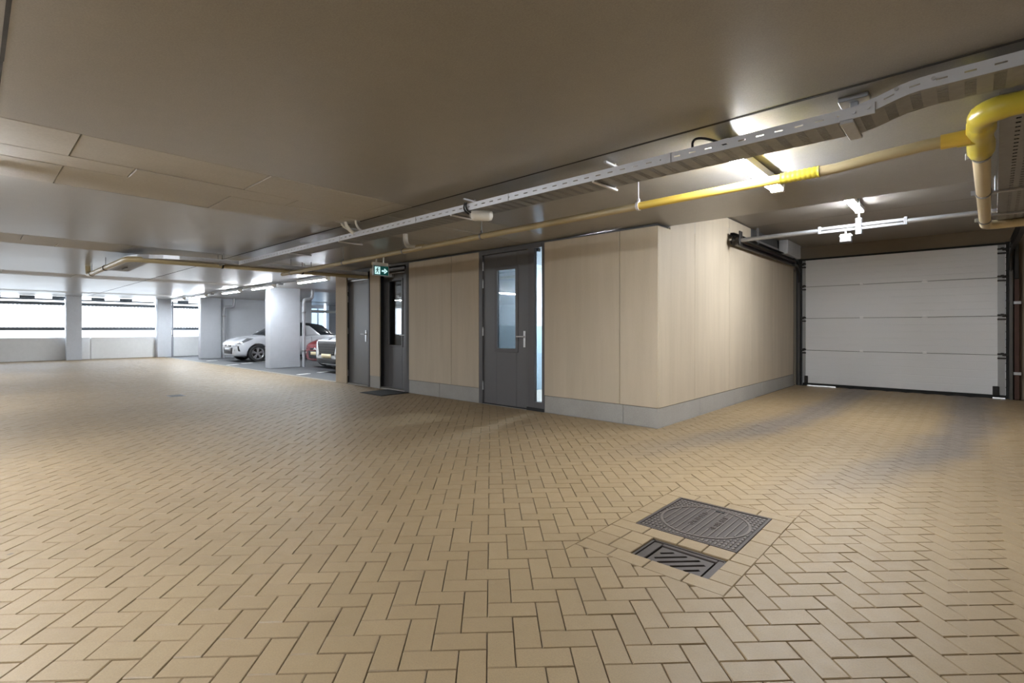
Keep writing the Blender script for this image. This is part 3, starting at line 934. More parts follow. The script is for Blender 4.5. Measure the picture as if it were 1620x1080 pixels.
# torsion shaft at the rear of the tracks
YS, ZS = 7.98, 2.555
sh = empty('torsion_shaft', (-1.1, YS, ZS), label='steel torsion shaft with two white square bars hung across the ramp', cat='shaft')
obj('cable_drum', MB().lathe([(.0, 0), (.07, 0), (.085, .015), (.062, .03), (.062, .085), (.085, .10), (.03, .12), (0, .12)], (-2.70, YS, ZS), 0), M['black_steel'], sh)
def spring(xa, xb, r):
    mb = MB()
    n = int((xb - xa) / .011)
    prof = []
    for k in range(n):
        xx = xa + (xb - xa) * k / n
        prof += [(r - .004, xx), (r + .003, xx + .0055)]
    prof = [(0, xa)] + prof + [(0, xb)]
    return mb.lathe([(r_, x_) for r_, x_ in prof], (0, YS, ZS), 0, 16)
obj('torsion_spring', spring(-2.58, -1.54, .030), M['galv'], sh)
obj('torsion_spring', spring(-.60, .44, .030), M['galv'], sh)
for xa, xb in ((-1.54, -1.12), (-1.06, -.60)):
    obj('square_bar', MB().bbox(xa, xb, YS - .018, YS + .02, ZS + .004, ZS + .042, .004).bbox(xa + .0, xb, YS - .022, YS + .012, ZS - .042, ZS - .008, .004), M['bar_paint'], sh)
    obj('bar_end_fitting', MB().bbox((xa if xa < -1.5 else xb) - .02, (xa if xa < -1.5 else xb) + .02, YS - .03, YS + .03, ZS - .045, ZS + .055, .005), M['bar_paint'], sh)
obj('centre_bracket', MB().bbox(-1.125, -1.055, YS - .03, YS - .022, ZS - .10, ZS + .11, .003).bbox(-1.065, -1.055, YS - .03, YS + .05, ZS - .10, ZS + .11, .002).cyl((-1.09, YS - .04, ZS + .08), (-1.09, YS - .028, ZS + .08), .012).cyl((-1.09, YS - .04, ZS - .07), (-1.09, YS - .028, ZS - .07), .012)
    .box(-1.10, -1.08, YS + .0, YS + .03, ZS + .10, ZH), M['bar_paint'], sh)
obj('end_bracket', MB().bbox(-2.60, -2.58, YS - .05, YS + .07, ZS - .08, ZS + .14, .004), M['black_steel'], sh)
t = empty('photo_sensor', (-1.23, YS, 2.36), label='small white tapered sensor box hanging under the torsion shaft', cat='sensor')
obj('sensor_body', MB().prism([(YS - .05, 2.38), (YS + .05, 2.38), (YS + .03, 2.475), (YS - .03, 2.475)], 0, -1.295, -1.175), M['bar_paint'], t)
obj('sensor_lens', MB().bbox(-1.30, -1.17, YS - .055, YS + .055, 2.365, 2.382, .004), M['frame_grey'], t)
for q in ((-1.31, -1.28, 2.44, 2.46), (-1.19, -1.16, 2.44, 2.46), (-1.245, -1.225, 2.47, 2.53)):
    obj('mounting_tab', MB().bbox(q[0], q[1], YS - .01, YS + .01, q[2], q[3], .002), M['white_steel'], t)

# ------------------------------------------------------------------ ceiling lights
def batten(cx, cy, z, along, label, L=1.5, grp='LED battens', lamp='lamp', side=.022):
    """z = underside; along 'x' or 'y'"""
    t = empty('batten_light', (cx, cy, z), label=label, cat='light', group=grp)
    m = Matrix.Translation((cx, cy, z)) @ (Matrix.Rotation(PI / 2, 4, 'Z') if along == 'y' else Matrix.Identity(4))
    h = L / 2
    obj('housing', MB().bbox(-h, h, -.05, .05, side - .001, .085, .006, m), M['white_steel'], t)
    pr = [(-.043, side), (-.042, .009), (-.026, .001), (0, -.001), (.026, .001), (.042, .009), (.043, side)]
    V = [m @ Vector((x_, a, b)) for x_ in (-h + .03, h - .03) for a, b in pr]
    n = len(pr)
    dif = MB().add(V, [(i, i + 1, n + i + 1, n + i) for i in range(n - 1)], True)
    dif.add(V, [tuple(range(n))[::-1], tuple(range(n, 2 * n))])
    obj('diffuser', dif, M[lamp], t)
    for s in (-1, 1):
        obj('end_cap', MB().bbox(s * h - .03, s * h + .03, -.052, .052, -.005, .087, .006, m), M['white_plastic'], t)
    for s in (-1, 1):
        obj('mounting_clip', MB().box(s * h * .6 - .02, s * h * .6 + .02, -.03, .03, .085, .105, m), M['galv'], t)
    return t
batten(-1.22, 4.06, 2.375, 'y', 'LED batten behind the cable tray and the yellow pipe', 1.28)
batten(-1.15, 7.75, 2.835, 'y', 'LED batten on the higher ceiling over the ramp', 1.5)
for x_, lab in ((-11.9, 'LED batten over the bays nearest the flush grey door'), (-14.95, 'LED batten over the bays in front of the broad middle column'),
                (-17.5, 'LED batten over the bays above the white hatchback'), (-20.8, 'LED batten over the bays in front of the left broad column'),
                (-23.5, 'LED batten over the bays nearest the window band')):
    batten(x_, 5.72, 2.355, 'x', lab, 1.5, lamp='bay_lamp')
for x_, y_, lab in ((-5.45, -.80, 'LED batten over the driveway left of the camera'), (-2.1, -1.15, 'LED batten over the driveway behind the camera'), (-6.2, -4.6, 'added unseen LED batten behind the camera that brightens the door wall'),  # the rearmost batten is added out of view to brighten the door wall
                    (-11.5, -1.0, 'LED batten over the driveway halfway to the windows'), (-17.5, -1.0, 'LED batten over the driveway far from the camera')):
    batten(x_, y_, 2.33 if x_ == -5.45 else 2.375, 'y', lab, 1.5, side=.06 if x_ == -5.45 else .022)
for x_, lab in ((-13.5, 'LED batten deep inside the bays behind the crossover'), (-19.0, 'LED batten deep inside the bays behind the hatchback')):
    batten(x_, 11.5, 2.365, 'x', lab, 1.5)
batten(-5.1, 7.6, 2.30, 'y', 'LED batten inside the lobby behind the door glass', 1.5, lamp='lobby_lamp')
c = empty('cable_conduit', (-18.5, 6.02, 2.44), label='thin grey conduit running along the row of bay lights', cat='conduit')
obj('conduit_tube', MB().cyl((-25.3, 5.78, 2.452), (XE - .02, 5.78, 2.452), .013, n=8), M['pvc'], c)
for x_ in (-13.9, -19.6):
    obj('junction_box', MB().bbox(x_ - .06, x_ + .06, 5.73, 5.83, 2.40, ZC - .002, .01), M['pvc'], c)

# ------------------------------------------------------------------ cable trays
def solid(o, t, off=0.0):
    md = o.modifiers.new('thickness', 'SOLIDIFY')
    md.thickness = t
    md.offset = off
    return o
def grid_holes(us, vs, hole, place):
    """flat sheet over the grid lines us, vs, leaving out the cells for which hole(i, j); place(u, v) gives the point"""
    mb = MB()
    idx = {}
    def vid(i, j):
        if (i, j) not in idx:
            idx[(i, j)] = len(mb.v)
            mb.v.append(tuple(place(us[i], vs[j])))
        return idx[(i, j)]
    for i in range(len(us) - 1):
        for j in range(len(vs) - 1):
            if hole(i, j):
                continue
            mb.f.append((vid(i, j), vid(i + 1, j), vid(i + 1, j + 1), vid(i, j + 1)))
            mb.s.append(False)
    return mb
TY0, TY1, TW = 3.105, 3.355, 0.25
TX0, TX1 = -9.15, 1.5
def tray_z(x):
    """underside height: offset bend near the ramp"""
    t = min(1, max(0, (x + .47) / .30))
    return 2.288 + .062 * (t * t * (3 - 2 * t))
tray = empty('cable_tray', (-3.8, 3.23, 2.288), label='long perforated cable tray with a pale slotted rail under the ceiling', cat='tray')
us = [TX0]
x = TX0
tag_u = [0]
pitch = 0.10
nx = int((TX1 - TX0) / pitch)
for k in range(nx):
    us += [TX0 + pitch * (k + .29), TX0 + pitch * (k + .71), TX0 + pitch * (k + 1)]
vs_r = [0, .004, .028, .036, .056, .062]
rail = grid_holes(us, vs_r, lambda i, j: j == 2 and i % 3 == 1, lambda u, v: (u, TY0, tray_z(u) + v))
solid(obj('side_rail', rail, M['rail_white'], tray), .002)
lip = grid_holes(us[::3], [0, .014], lambda i, j: False, lambda u, v: (u, TY0 + v, tray_z(u) + .062))
solid(obj('rail_lip', lip, M['rail_white'], tray), .003)
far = grid_holes(us[::3], [0, .062], lambda i, j: False, lambda u, v: (u, TY1, tray_z(u) + v))
solid(obj('side_rail', far, M['galv_dull'], tray), .002)
vb = [0, .012]
for k in range(13):
    vb += [.018 + k * .0172, .018 + k * .0172 + .0055]
vb += [.25]
def bot_hole(i, j):
    return i % 3 == 1 and j >= 2 and j % 2 == 0 and j < len(vb) - 2
bot = grid_holes(us, vb, bot_hole, lambda u, v: (u, TY0 + v, tray_z(u)))
solid(obj('tray_bottom', bot, M['galv_dull'], tray), .0015)
# joining plates, hangers
for x_ in (-7.6, -5.75, -4.2, -2.9, -1.45):
    obj('joint_plate', MB().bbox(x_ - .06, x_ + .004, TY0 - .005, TY0 - .001, 2.291, 2.346, .001).box(x_, x_ + .007, TY0 - .006, TY0, 2.287, 2.352), M['rail_white'], tray)
for x_ in (-7.15, -5.74, -3.62, -2.03):
    obj('tray_hanger', MB().bbox(x_ - .012, x_ + .012, TY0 - .02, TY1 + .06, 2.270, 2.286, .003).cyl((x_, TY1 + .04, 2.27), (x_, TY1 + .04, ZC + .02), .005, n=8)
        .bbox(x_ - .012, x_ + .012, TY0 + .14, TY1 + .06, 2.45, 2.468, .003), M['white_steel'], tray)
x_ = -.475
obj('tray_hanger', MB().bbox(x_ - .03, x_ + .03, TY0 - .012, TY1 + .03, 2.268, 2.285, .003).bbox(x_ - .02, x_ + .02, TY1 - .04, TY1 - .02, 2.28, ZC + .01, .003).bbox(x_ - .07, x_ + .07, TY1 - .08, TY1 + .03, 2.455, ZC + .015, .003), M['galv'], tray)
obj('bend_plate', MB().bbox(x_ - .035, x_ + .12, TY0 - .008, TY0 - .002, 2.290, 2.348, .012).cyl((x_ + .03, TY0 - .014, 2.318), (x_ + .03, TY0 - .006, 2.318), .008).cyl((x_ + .09, TY0 - .014, 2.325), (x_ + .09, TY0 - .006, 2.325), .008), M['rail_white'], tray)
for x_, z_ in ((-.27, 2.385), (-.13, 2.39)):
    obj('bolt', MB().cyl((x_, TY0 - .008, z_), (x_, TY0, z_), .009, n=8), M['galv'], tray)

def small_tray(name, label, path, width, z, rail_mat='galv', holes=True, yaw=None):
    """tray following a polyline path on plan (list of (x,y)), left/right rails and a perforated bottom"""
    P = [Vector((x, y)) for x, y in path]
    t = empty(name, (P[0].x, P[0].y, z), label=label, cat='tray')
    L, R = [], []
    for i, p in enumerate(P):
        d_ = (P[min(i + 1, len(P) - 1)] - P[max(i - 1, 0)]).normalized()
        n_ = Vector((-d_.y, d_.x))
        L.append(p + n_ * width / 2)
        R.append(p - n_ * width / 2)
    for S in (L, R):
        mb = MB()
        V = [(q.x, q.y, z + h) for q in S for h in (0, .06)]
        mb.add(V, [(2 * i, 2 * i + 2, 2 * i + 3, 2 * i + 1) for i in range(len(S) - 1)])
        solid(obj('side_rail', mb, M[rail_mat], t), .003)
    mb = MB()
    for i in range(len(P) - 1):
        seg = (P[i + 1] - P[i]).length
        n = max(1, int(seg / .08)) if holes else 1
        us = [0]
        for k in range(n):
            us += [(k + .35) / n, (k + .65) / n, (k + 1) / n]
        vs = [0, .1]
        for k in range(6):
            vs += [.15 + k * .125, .15 + k * .125 + .05]
        vs += [1.0]
        hole = (lambda a, b: a % 3 == 1 and b >= 2 and b % 2 == 0 and b < len(vs) - 2) if holes and seg > .3 else (lambda a, b: False)
        gsub = grid_holes(us, vs, hole, lambda u, v, i=i: (*((L[i] * (1 - v) + R[i] * v) * (1 - u) + (L[i + 1] * (1 - v) + R[i + 1] * v) * u), z))
        mb.add(gsub.v, gsub.f)
    solid(obj('tray_bottom', mb, M['galv_dull'], t), .0015)
    return t
pth = [(-9.28, 5.55), (-9.38, 2.55)] + [tuple(p)[:2] for p in bez((-9.38, 2.5, 0), (-9.42, 1.86, 0), (-10.0, 1.86, 0), 6)] + [(-11.9, 1.90)]
pth_far = pth
t2 = small_tray('cable_tray', 'cable tray turning a corner in front of the window band', pth, .34, 2.30, 'galv')
for x_, y_ in ((-9.36, 4.4), (-9.38, 2.9), (-11.2, 1.9)):
    obj('hanger_rod', MB().cyl((x_ - .14, y_, 2.28), (x_ - .14, y_, ZC), .005, n=6).cyl((x_ + .14, y_, 2.28), (x_ + .14, y_, ZC), .005, n=6).bbox(x_ - .2, x_ + .2, y_ - .012, y_ + .012, 2.275, 2.297, .003), M['galv_dull'], t2)
t3 = small_tray('cable_tray', 'grey cable tray beside the yellow pipe elbow over the ramp', [(.325, 3.55), (.36, 4.9), (.385, 5.9), (.43, 7.62)], .43, 2.345, 'galv_dull')
for y_ in (5.75, 6.9):
    obj('hanger_rod', MB().cyl((.15, y_, 2.33), (.15, y_, ZC if y_ < 5.9 else ZH), .005, n=6).cyl((.62, y_, 2.33), (.62, y_, ZC if y_ < 5.9 else ZH), .005, n=6).bbox(.12, .65, y_ - .012, y_ + .012, 2.325, 2.344, .003), M['galv'], t3)

BUNDLE = {}
def cable_run(pts, r, label, grp):
    BUNDLE.setdefault((label, grp), MB()).tube(pts, r, 8)
for k in range(5):
    y_ = TY0 + .10 + k * .028
    pts = [(TX0 + .1 + .05 * k, y_, tray_z(TX0) + .016)]
    x = -8.6
    while x < TX1 - .1:
        pts.append((x, y_ + .006 * math.sin(x * 1.7 + k * 2), tray_z(x) + .016))
        x += .12
    cable_run(pts, .0125, 'black cables lying in the long perforated tray with the pale slotted rail', 'cables in the long tray')
for k in range(12):
    v = -.19 + k * .0345
    cable_run([(.325 + v, 3.6, 2.366), (.36 + v, 4.9, 2.366), (.385 + v, 5.9, 2.366), (.43 + v, 7.58, 2.366)], .0165, 'black cables lying in the grey tray beside the yellow pipe elbow', 'cables in the ramp tray')
for k in range(7):
    v = -.12 + k * .04
    pp = [Vector((x_, y_, 0)) for x_, y_ in pth_far]
    line = []
    for i, p in enumerate(pp):
        d_ = (pp[min(i + 1, len(pp) - 1)] - pp[max(i - 1, 0)]).normalized()
        line.append((p.x - d_.y * v, p.y + d_.x * v, 2.322))
    cable_run(line, .018, 'dark cables lying in the tray that turns a corner before the windows', 'cables in the corner tray')

for (lab_, grp_), mb_ in BUNDLE.items():
    tag(obj('cable_bundle', mb_, M['cable']), lab_, 'cables', None, 'stuff')

# ------------------------------------------------------------------ pipes
pipe = empty('gas_pipe', (-4.6, 3.93, 2.25), label='long yellow and ivory gas pipe hung below the ceiling beside the cable tray', cat='pipe')
r1 = .033
def pl_at(x):
    t = (x + 9.5) / 9.4
    return Vector((x, 4.0 - .07 * min(1, t), 2.225 + .055 * t))
obj('pipe_run', MB().tube([pl_at(-9.55), pl_at(-6.0), pl_at(-2.14)], r1), M['ivory'], pipe, label='dim ivory pipe run')
obj('pipe_run', MB().tube([pl_at(-2.14), pl_at(-1.0)], r1), M['yellow'], pipe, label='yellow pipe run')
wrap = []
rad = []
for k in range(25):
    x_ = -1.0 + .24 * k / 24
    wrap.append(pl_at(x_)); rad.append(r1 + .004 + (.004 if k % 3 == 0 else 0))
obj('tape_wrap', MB().tube(wrap, rad), M['yellow_tape'], pipe, label='bright yellow tape wrap')
pr = [pl_at(-.78), pl_at(-.66), pl_at(-.45) + Vector((0, -.03, .012)), pl_at(-.2) + Vector((0, -.05, .02)), pl_at(.02) + Vector((0, -.05, .02))]
obj('pipe_run', MB().tube(pr, r1 * 1.05), M['ivory'], pipe, label='dim ivory pipe run')
obj('pipe_socket', MB().tube([pl_at(-.13) + Vector((0, -.05, .02)), pl_at(.0) + Vector((0, -.05, .02))], r1 * 1.3), M['yellow'], pipe)
for x_ in (-9.18, -7.26, -5.64, -4.11, -2.13):
    p = pl_at(x_)
    obj('pipe_clamp', MB().cyl(p - Vector((.012, 0, 0)), p + Vector((.012, 0, 0)), r1 + .006, n=16).cyl(p + Vector((0, 0, r1)), (p.x, p.y, ZC + .013), .005, n=8)
        .bbox(p.x - .012, p.x + .012, p.y - .008, p.y + .008, p.z + r1, p.z + r1 + .03, .002), M['white_steel'] if x_ > -3 else M['galv_dull'], pipe)
# main riser: from the right, elbow, tee, run along the ramp, elbow to the right
mp = empty('gas_main', (.06, 3.7, 2.2), label='thick yellow gas pipe with an elbow and a tee at the right', cat='pipe')
R2 = .046
zc = 2.305
obj('pipe_run', MB().cyl((1.58, 3.44, zc), (.22, 3.47, zc), R2 * 1.15), M['yellow_tape'], mp, label='yellow wrapped pipe run')
el = bend_path([(.24, 3.47, zc), (.035, 3.475, zc), (.042, 3.72, zc)], .14, 8)
obj('elbow', MB().tube(el, [R2 * 1.22 + (.004 if 2 < k < 8 else 0) for k in range(len(el))]), M['yellow_tape'], mp)
tee = [(.042, 3.66, zc), (.042, 3.70, zc), (.043, 3.78, zc), (.043, 3.86, zc), (.044, 3.95, zc), (.045, 4.02, zc), (.046, 4.12, zc), (.047, 4.24, zc), (.048, 4.30, zc)]
obj('tee_joint', MB().tube(tee, [R2 * 1.1, R2 * 1.38, R2 * 1.42, R2 * 1.2, R2 * 1.22, R2 * 1.25, R2 * 1.45, R2 * 1.42, R2 * 1.1]).tube([(.05, 3.90, zc - .0), (-.06, 3.89, 2.30)], [R2 * 1.1, R2 * 1.0]), M['yellow_tape'], mp)
main = bend_path([(.048, 4.25, zc), (.115, 7.36, zc), (1.58, 7.33, zc)], .11, 8)
obj('pipe_run', MB().tube(main, R2), M['cream'], mp, label='ivory pipe run along the ramp')
for y_ in (4.34, 5.55, 6.95):
    x_ = .048 + (y_ - 4.25) / 3.1 * .067
    zt = ZC if y_ < 5.9 else ZH
    obj('pipe_clamp', MB().cyl((x_, y_ - .012, zc), (x_, y_ + .012, zc), R2 + .007, n=18).cyl((x_, y_, zc + R2), (x_, y_, zt), .005, n=8).bbox(x_ - R2 - .03, x_ - R2, y_ - .01, y_ + .01, zc - .02, zc + .02, .003), M['galv_dull'], mp)
# brown-ivory heating pipe round the left corner
hp = empty('water_pipe', (-9.5, 3.4, 2.2), label='ivory water pipe turning a corner beneath the far cable tray', cat='pipe')
pth = bend_path([(-9.28, 5.75, 2.285), (-9.56, 1.66, 2.285), (-13.2, 1.64, 2.285), (-13.2, 1.64, ZC)], .22, 8)
obj('pipe_run', MB().tube(pth, .045), M['ivory'], hp)
for x_, y_ in ((-9.38, 4.3), (-9.47, 2.95), (-11.3, 1.645), (-12.7, 1.64)):
    d_ = Vector((1, 0, 0)) if x_ < -10 else Vector((0, 1, 0))
    p = Vector((x_, y_, 2.285))
    obj('pipe_clamp', MB().cyl(p - d_ * .014, p + d_ * .014, .052).cyl(p, (x_, y_, ZC), .005, n=6), M['black_steel'], hp)
# white condensate elbow from the ceiling to the gas pipe
t = empty('vent_elbow', (-5.5, 3.97, 2.3), label='short white curved vent pipe from ceiling to the ivory pipe', cat='pipe')
ep = bend_path([(-5.62, 3.99, ZC + .012), (-5.60, 3.985, 2.30), (-5.30, 3.97, 2.262)], .13, 8)
obj('elbow', MB().tube(ep, .033), M['white_plastic'], t)
obj('pipe_socket', MB().cyl((-5.33, 3.972, 2.264), (-5.18, 3.968, 2.256), .038), M['ivory'], t)
# ceiling plate with three white conduits dropping into the tray
t = empty('conduit_drop', (-5.4, 3.1, ZC), label='white ceiling plate with three curved white conduits into the tray', cat='conduit')
obj('ceiling_plate', MB().lathe([(0, ZC - .004), (.14, ZC - .004), (.15, ZC + .001), (0, ZC + .001)], (-5.42, 3.03, 0), 2, 24), M['ceiling_strip'], t)
for a, b, r_ in (((-5.55, 3.02), (-5.44, 3.20), .012), ((-5.45, 3.02), (-5.44, 3.12), .022), ((-5.29, 3.06), (-5.38, 3.22), .012)):
    obj('conduit_tube', MB().tube(bez((a[0], a[1], ZC), (a[0] + (b[0] - a[0]) * .2, a[1], 2.40), (b[0], b[1], 2.345), 8), r_), M['white_plastic'], t)
# white detector hung from the tray
t = empty('movement_detector', (-3.33, 3.2, 2.22), label='white rounded movement detector strapped beneath the cable tray', cat='detector')
p0, p1 = Vector((-3.41, 3.14, 2.255)), Vector((-3.26, 3.29, 2.255))
dd = (p1 - p0)
obj('detector_body', MB().tube([p0, p0 + dd * .06, p0 + dd * .2, p0 + dd * .5, p0 + dd * .8, p0 + dd * .94, p1], [.016, .044, .054, .056, .055, .046, .018], 18), M['white_plastic'], t)
obj('strap', MB().tube(bez((-3.42, 3.09, 2.36), (-3.46, 3.07, 2.29), (-3.40, 3.13, 2.255), 6), .008).tube(bez((-3.40, 3.09, 2.36), (-3.43, 3.07, 2.29), (-3.37, 3.14, 2.262), 6), .007), M['cable'], t)
obj('rear_cap', MB().cyl(p0 - dd * .04, p0 + dd * .1, .026), M['galv'], t)
# black loop of cable above the tray
tag(obj('cable', MB().tube(bez((-1.30, 3.12, 2.34), (-1.36, 3.17, 2.50), (-1.12, 3.20, 2.345), 12), .008), M['cable']), 'black cable looping out of the tray near the lit batten', 'cable')

# ------------------------------------------------------------------ exit sign
ex = empty('exit_sign', (-7.5, 4.81, 2.12), label='green exit sign with running figure and arrow hanging before the doors', cat='sign')
sx_ = -7.48
obj('housing', MB().bbox(-7.535, -7.49, 4.655, 4.965, 2.29, 2.345, .006), M['white_plastic'], ex)
fr = MB()
for q in ((4.655, 4.967, 2.115, 2.127), (4.655, 4.967, 2.283, 2.292), (4.655, 4.667, 2.115, 2.29), (4.955, 4.967, 2.115, 2.29)):
    fr.bbox(-7.512, sx_ + .004, *q, .002)
obj('frame', fr, M['chrome'], ex)
obj('green_face', MB().box(-7.505, sx_, 4.667, 4.955, 2.127, 2.283), M['exit_green'], ex)
for y_ in (4.74, 4.88):
    obj('mounting_stem', MB().cyl((-7.512, y_, 2.34), (-7.512, y_, ZC + .012), .012), M['white_plastic'], ex)
def flat(polys, mat, name):
    mb = MB()
    for p in polys:
        mb.prism(p, 0, sx_ + .0005, sx_ + .003)
    obj(name, mb, M[mat], ex)
# viewed from +X the picture runs from low y (left) to high y (right)
flat([[(4.685, 2.14), (4.79, 2.14), (4.79, 2.268), (4.685, 2.268)]], 'exit_white', 'doorway')
flat([[(4.82, 2.186), (4.885, 2.186), (4.885, 2.216), (4.82, 2.216)], [(4.88, 2.155), (4.94, 2.201), (4.88, 2.247), (4.862, 2.232), (4.905, 2.201), (4.862, 2.170)]], 'exit_white', 'arrow')
man = [[(4.742 + .011 * math.cos(a), 2.246 + .011 * math.sin(a)) for a in [k * PI / 5 for k in range(10)]],
       [(4.724, 2.236), (4.744, 2.232), (4.740, 2.192), (4.722, 2.192)],
       [(4.726, 2.232), (4.706, 2.216), (4.698, 2.204), (4.703, 2.200), (4.712, 2.210), (4.730, 2.222)],
       [(4.742, 2.230), (4.757, 2.214), (4.771, 2.218), (4.769, 2.211), (4.755, 2.206), (4.740, 2.220)],
       [(4.724, 2.194), (4.714, 2.176), (4.694, 2.164), (4.697, 2.158), (4.720, 2.168), (4.734, 2.192)],
       [(4.730, 2.194), (4.752, 2.180), (4.748, 2.152), (4.756, 2.152), (4.761, 2.184), (4.742, 2.198)]]
mb = MB()
for p in man:
    mb.prism(p, 0, sx_ + .003, sx_ + .0055)
obj('running_figure', mb, M['exit_green'], ex)

# ------------------------------------------------------------------ floor fittings
# cast cover
cv = empty('manhole_cover', ((CX0 + CX1) / 2, (CY0 + CY1) / 2, 0), label='square cast iron manhole cover with raised ribs and a large ring', cat='cover')
fr = MB()
fw = .018
for q in ((CX0, CX1, CY0, CY0 + fw), (CX0, CX1, CY1 - fw, CY1), (CX0, CX0 + fw, CY0 + fw, CY1 - fw), (CX1 - fw, CX1, CY0 + fw, CY1 - fw)):
    fr.bbox(*q, -.07, .001, .002)
obj('cover_frame', fr, M['cast_iron'], cv)
obj('cover_plate', MB().box(CX0 + fw + .004, CX1 - fw - .004, CY0 + fw + .004, CY1 - fw - .004, -.07, -.004), M['cast_iron'], cv)
ccx, ccy = (CX0 + CX1) / 2, (CY0 + CY1) / 2
ring = MB()
nseg = 48
ro, ri = .265, .250
V = [(ccx + r_ * math.cos(2 * PI * k / nseg), ccy + r_ * math.sin(2 * PI * k / nseg), z_) for r_, z_ in ((ro, -.004), (ro, .0), (ri, .0), (ri, -.004)) for k in range(nseg)]
ring.add(V, [(a * nseg + k, a * nseg + (k + 1) % nseg, (a + 1) * nseg + (k + 1) % nseg, (a + 1) * nseg + k) for a in range(3) for k in range(nseg)])
obj('ring', ring, M['cast_worn'], cv)
rb = MB()
k = -.245
while k < .25:
    lim = math.sqrt(max(0, (ri - .006) ** 2 - k * k))
    # ribs run away from the viewer; leave openings for the two bands of raised letters
    gaps = [(-.10, .16)] if (.06 < k < .10 or -.075 < k < -.03) else []
    segs = [(-lim, lim)]
    for g0, g1 in gaps:
        segs = [(-lim, g0), (g1, lim)]
    for a, b in segs:
        if b - a > .02:
            rb.bbox(ccx + k - .0045, ccx + k + .0045, ccy + a, ccy + b, -.004, .0, .0015)
    k += .0385
k = -.2695
while k < .275:                      # ribs in the corners outside the ring
    lim = math.sqrt(max(0, (ro + .006) ** 2 - k * k))
    for sg in (-1, 1):
        if lim < .285:
            ya_, yb_ = sorted((ccy + sg * lim, ccy + sg * .298))
            n_ = max(1, int((yb_ - ya_) / .034))
            for q in range(n_):
                rb.bbox(ccx + k - .006, ccx + k + .006, ya_ + (yb_ - ya_) * q / n_, ya_ + (yb_ - ya_) * (q + .7) / n_, -.004, 0, .0015)
    k += .0245
obj('ribs', rb, M['cast_worn'], cv, kind='stuff')
# worn raised lettering: too worn to read, built as small raised strokes in two bands
lt = MB()
rl = random.Random(11)
for kx in (.079, -.05):
    yy = -.085
    while yy < .145:
        for st in range(3):
            a = rl.uniform(-.012, .012)
            if rl.random() < .5:
                lt.bbox(ccx + kx - .016, ccx + kx + .016, ccy + yy + a - .002, ccy + yy + a + .002, -.004, .0005, .001)
            else:
                lt.bbox(ccx + kx + a - .002, ccx + kx + a + .002, ccy + yy - .009, ccy + yy + .009, -.004, .0005, .001)
        yy += .031
obj('worn_lettering', lt, M['cast_worn'], cv, kind='stuff')
obj('lifting_slot', MB().box(ccx - .015, ccx + .04, ccy + .215, ccy + .235, -.004, .0004), M['black'], cv)
# gully grate
gr = empty('drain_grate', ((GX0 + GX1) / 2, (GY0 + GY1) / 2, -.03), label='cast iron gully grate with slanted slots sunk beside the manhole cover', cat='grate')
zt = -.022
pot = MB().box(GX0, GX0 + .012, GY0, GY1, -.12, -.012).box(GX1 - .012, GX1, GY0, GY1, -.12, -.012).box(GX0, GX1, GY0, GY0 + .012, -.12, -.012).box(GX0, GX1, GY1 - .012, GY1, -.12, -.012).box(GX0, GX1, GY0, GY1, -.14, -.12)
obj('gully_pot', pot, M['cast_iron'], gr)
gx0, gx1, gy0, gy1 = GX0 + .075, GX1 - .055, GY0 + .014, GY1 - .045
# plate cut by slots that run slantwise across it: rows along E1, clipped to the plate
plate = MB()
rect = [(gx0, gy0), (gx1, gy0), (gx1, gy1), (gx0, gy1)]
pc = Vector(((gx0 + gx1) / 2, (gy0 + gy1) / 2))
qs = [(pt[0] - pc.x) * E2.x + (pt[1] - pc.y) * E2.y for pt in rect]
ps = [(pt[0] - pc.x) * E1.x + (pt[1] - pc.y) * E1.y for pt in rect]
def rowclip(q0, q1):
    o_ = E2.dot(pc)
    return clip(clip(rect, E2.x, E2.y, o_ + q1), -E2.x, -E2.y, -(o_ + q0))
nrow = 7
pit = (max(qs) - min(qs)) / nrow
for r_ in range(nrow):
    q0 = min(qs) + r_ * pit
    qa, qb = q0 + pit * .34, q0 + pit * .72          # the slot of this row
    for a, b in ((q0, qa), (qb, q0 + pit)):
        c_ = rowclip(a, b)
        if len(c_) > 2:
            plate.prism(c_, 2, zt - .02, zt)
    c_ = rowclip(qa, qb)
    if len(c_) > 2:
        pp = [E1.dot(Vector(pt)) for pt in c_]
        m_ = .045
        lo_, hi_ = min(pp) + m_, max(pp) - m_
        for poly in ((clip(c_, E1.x, E1.y, lo_), clip(c_, -E1.x, -E1.y, -hi_)) if hi_ - lo_ > .02 else (c_,)):
            if len(poly) > 2:
                plate.prism(poly, 2, zt - .02, zt)
obj('grate_plate', plate, M['cast_iron'], gr)
obj('grate_rim', MB().bbox(GX0 + .012, gx0 - .012, GY0 + .012, GY1 - .012, zt - .03, zt + .004, .003).bbox(gx1 + .012, GX1 - .012, GY0 + .012, GY1 - .012, zt - .03, zt + .006, .003).bbox(gx0 - .01, gx1 + .01, gy1 + .008, GY1 - .012, zt - .03, zt + .006, .003), M['cast_iron'], gr)
obj('grate_bed', MB().box(GX0 + .012, GX1 - .012, GY0 + .012, GY1 - .012, -.118, -.09), M['black'], gr)
# small round-ish access plate far left
t = empty('access_plate', (-10.5, 2.52, 0), label='small dark metal plate set in the paving far to the left', cat='plate')
obj('plate_frame', MB().bbox(-10.66, -10.36, 2.40, 2.64, -.02, .004, .003), M['cast_worn'], t)
obj('plate_lid', MB().bbox(-10.63, -10.39, 2.43, 2.61, -.02, .006, .003), M['cast_iron'], t)
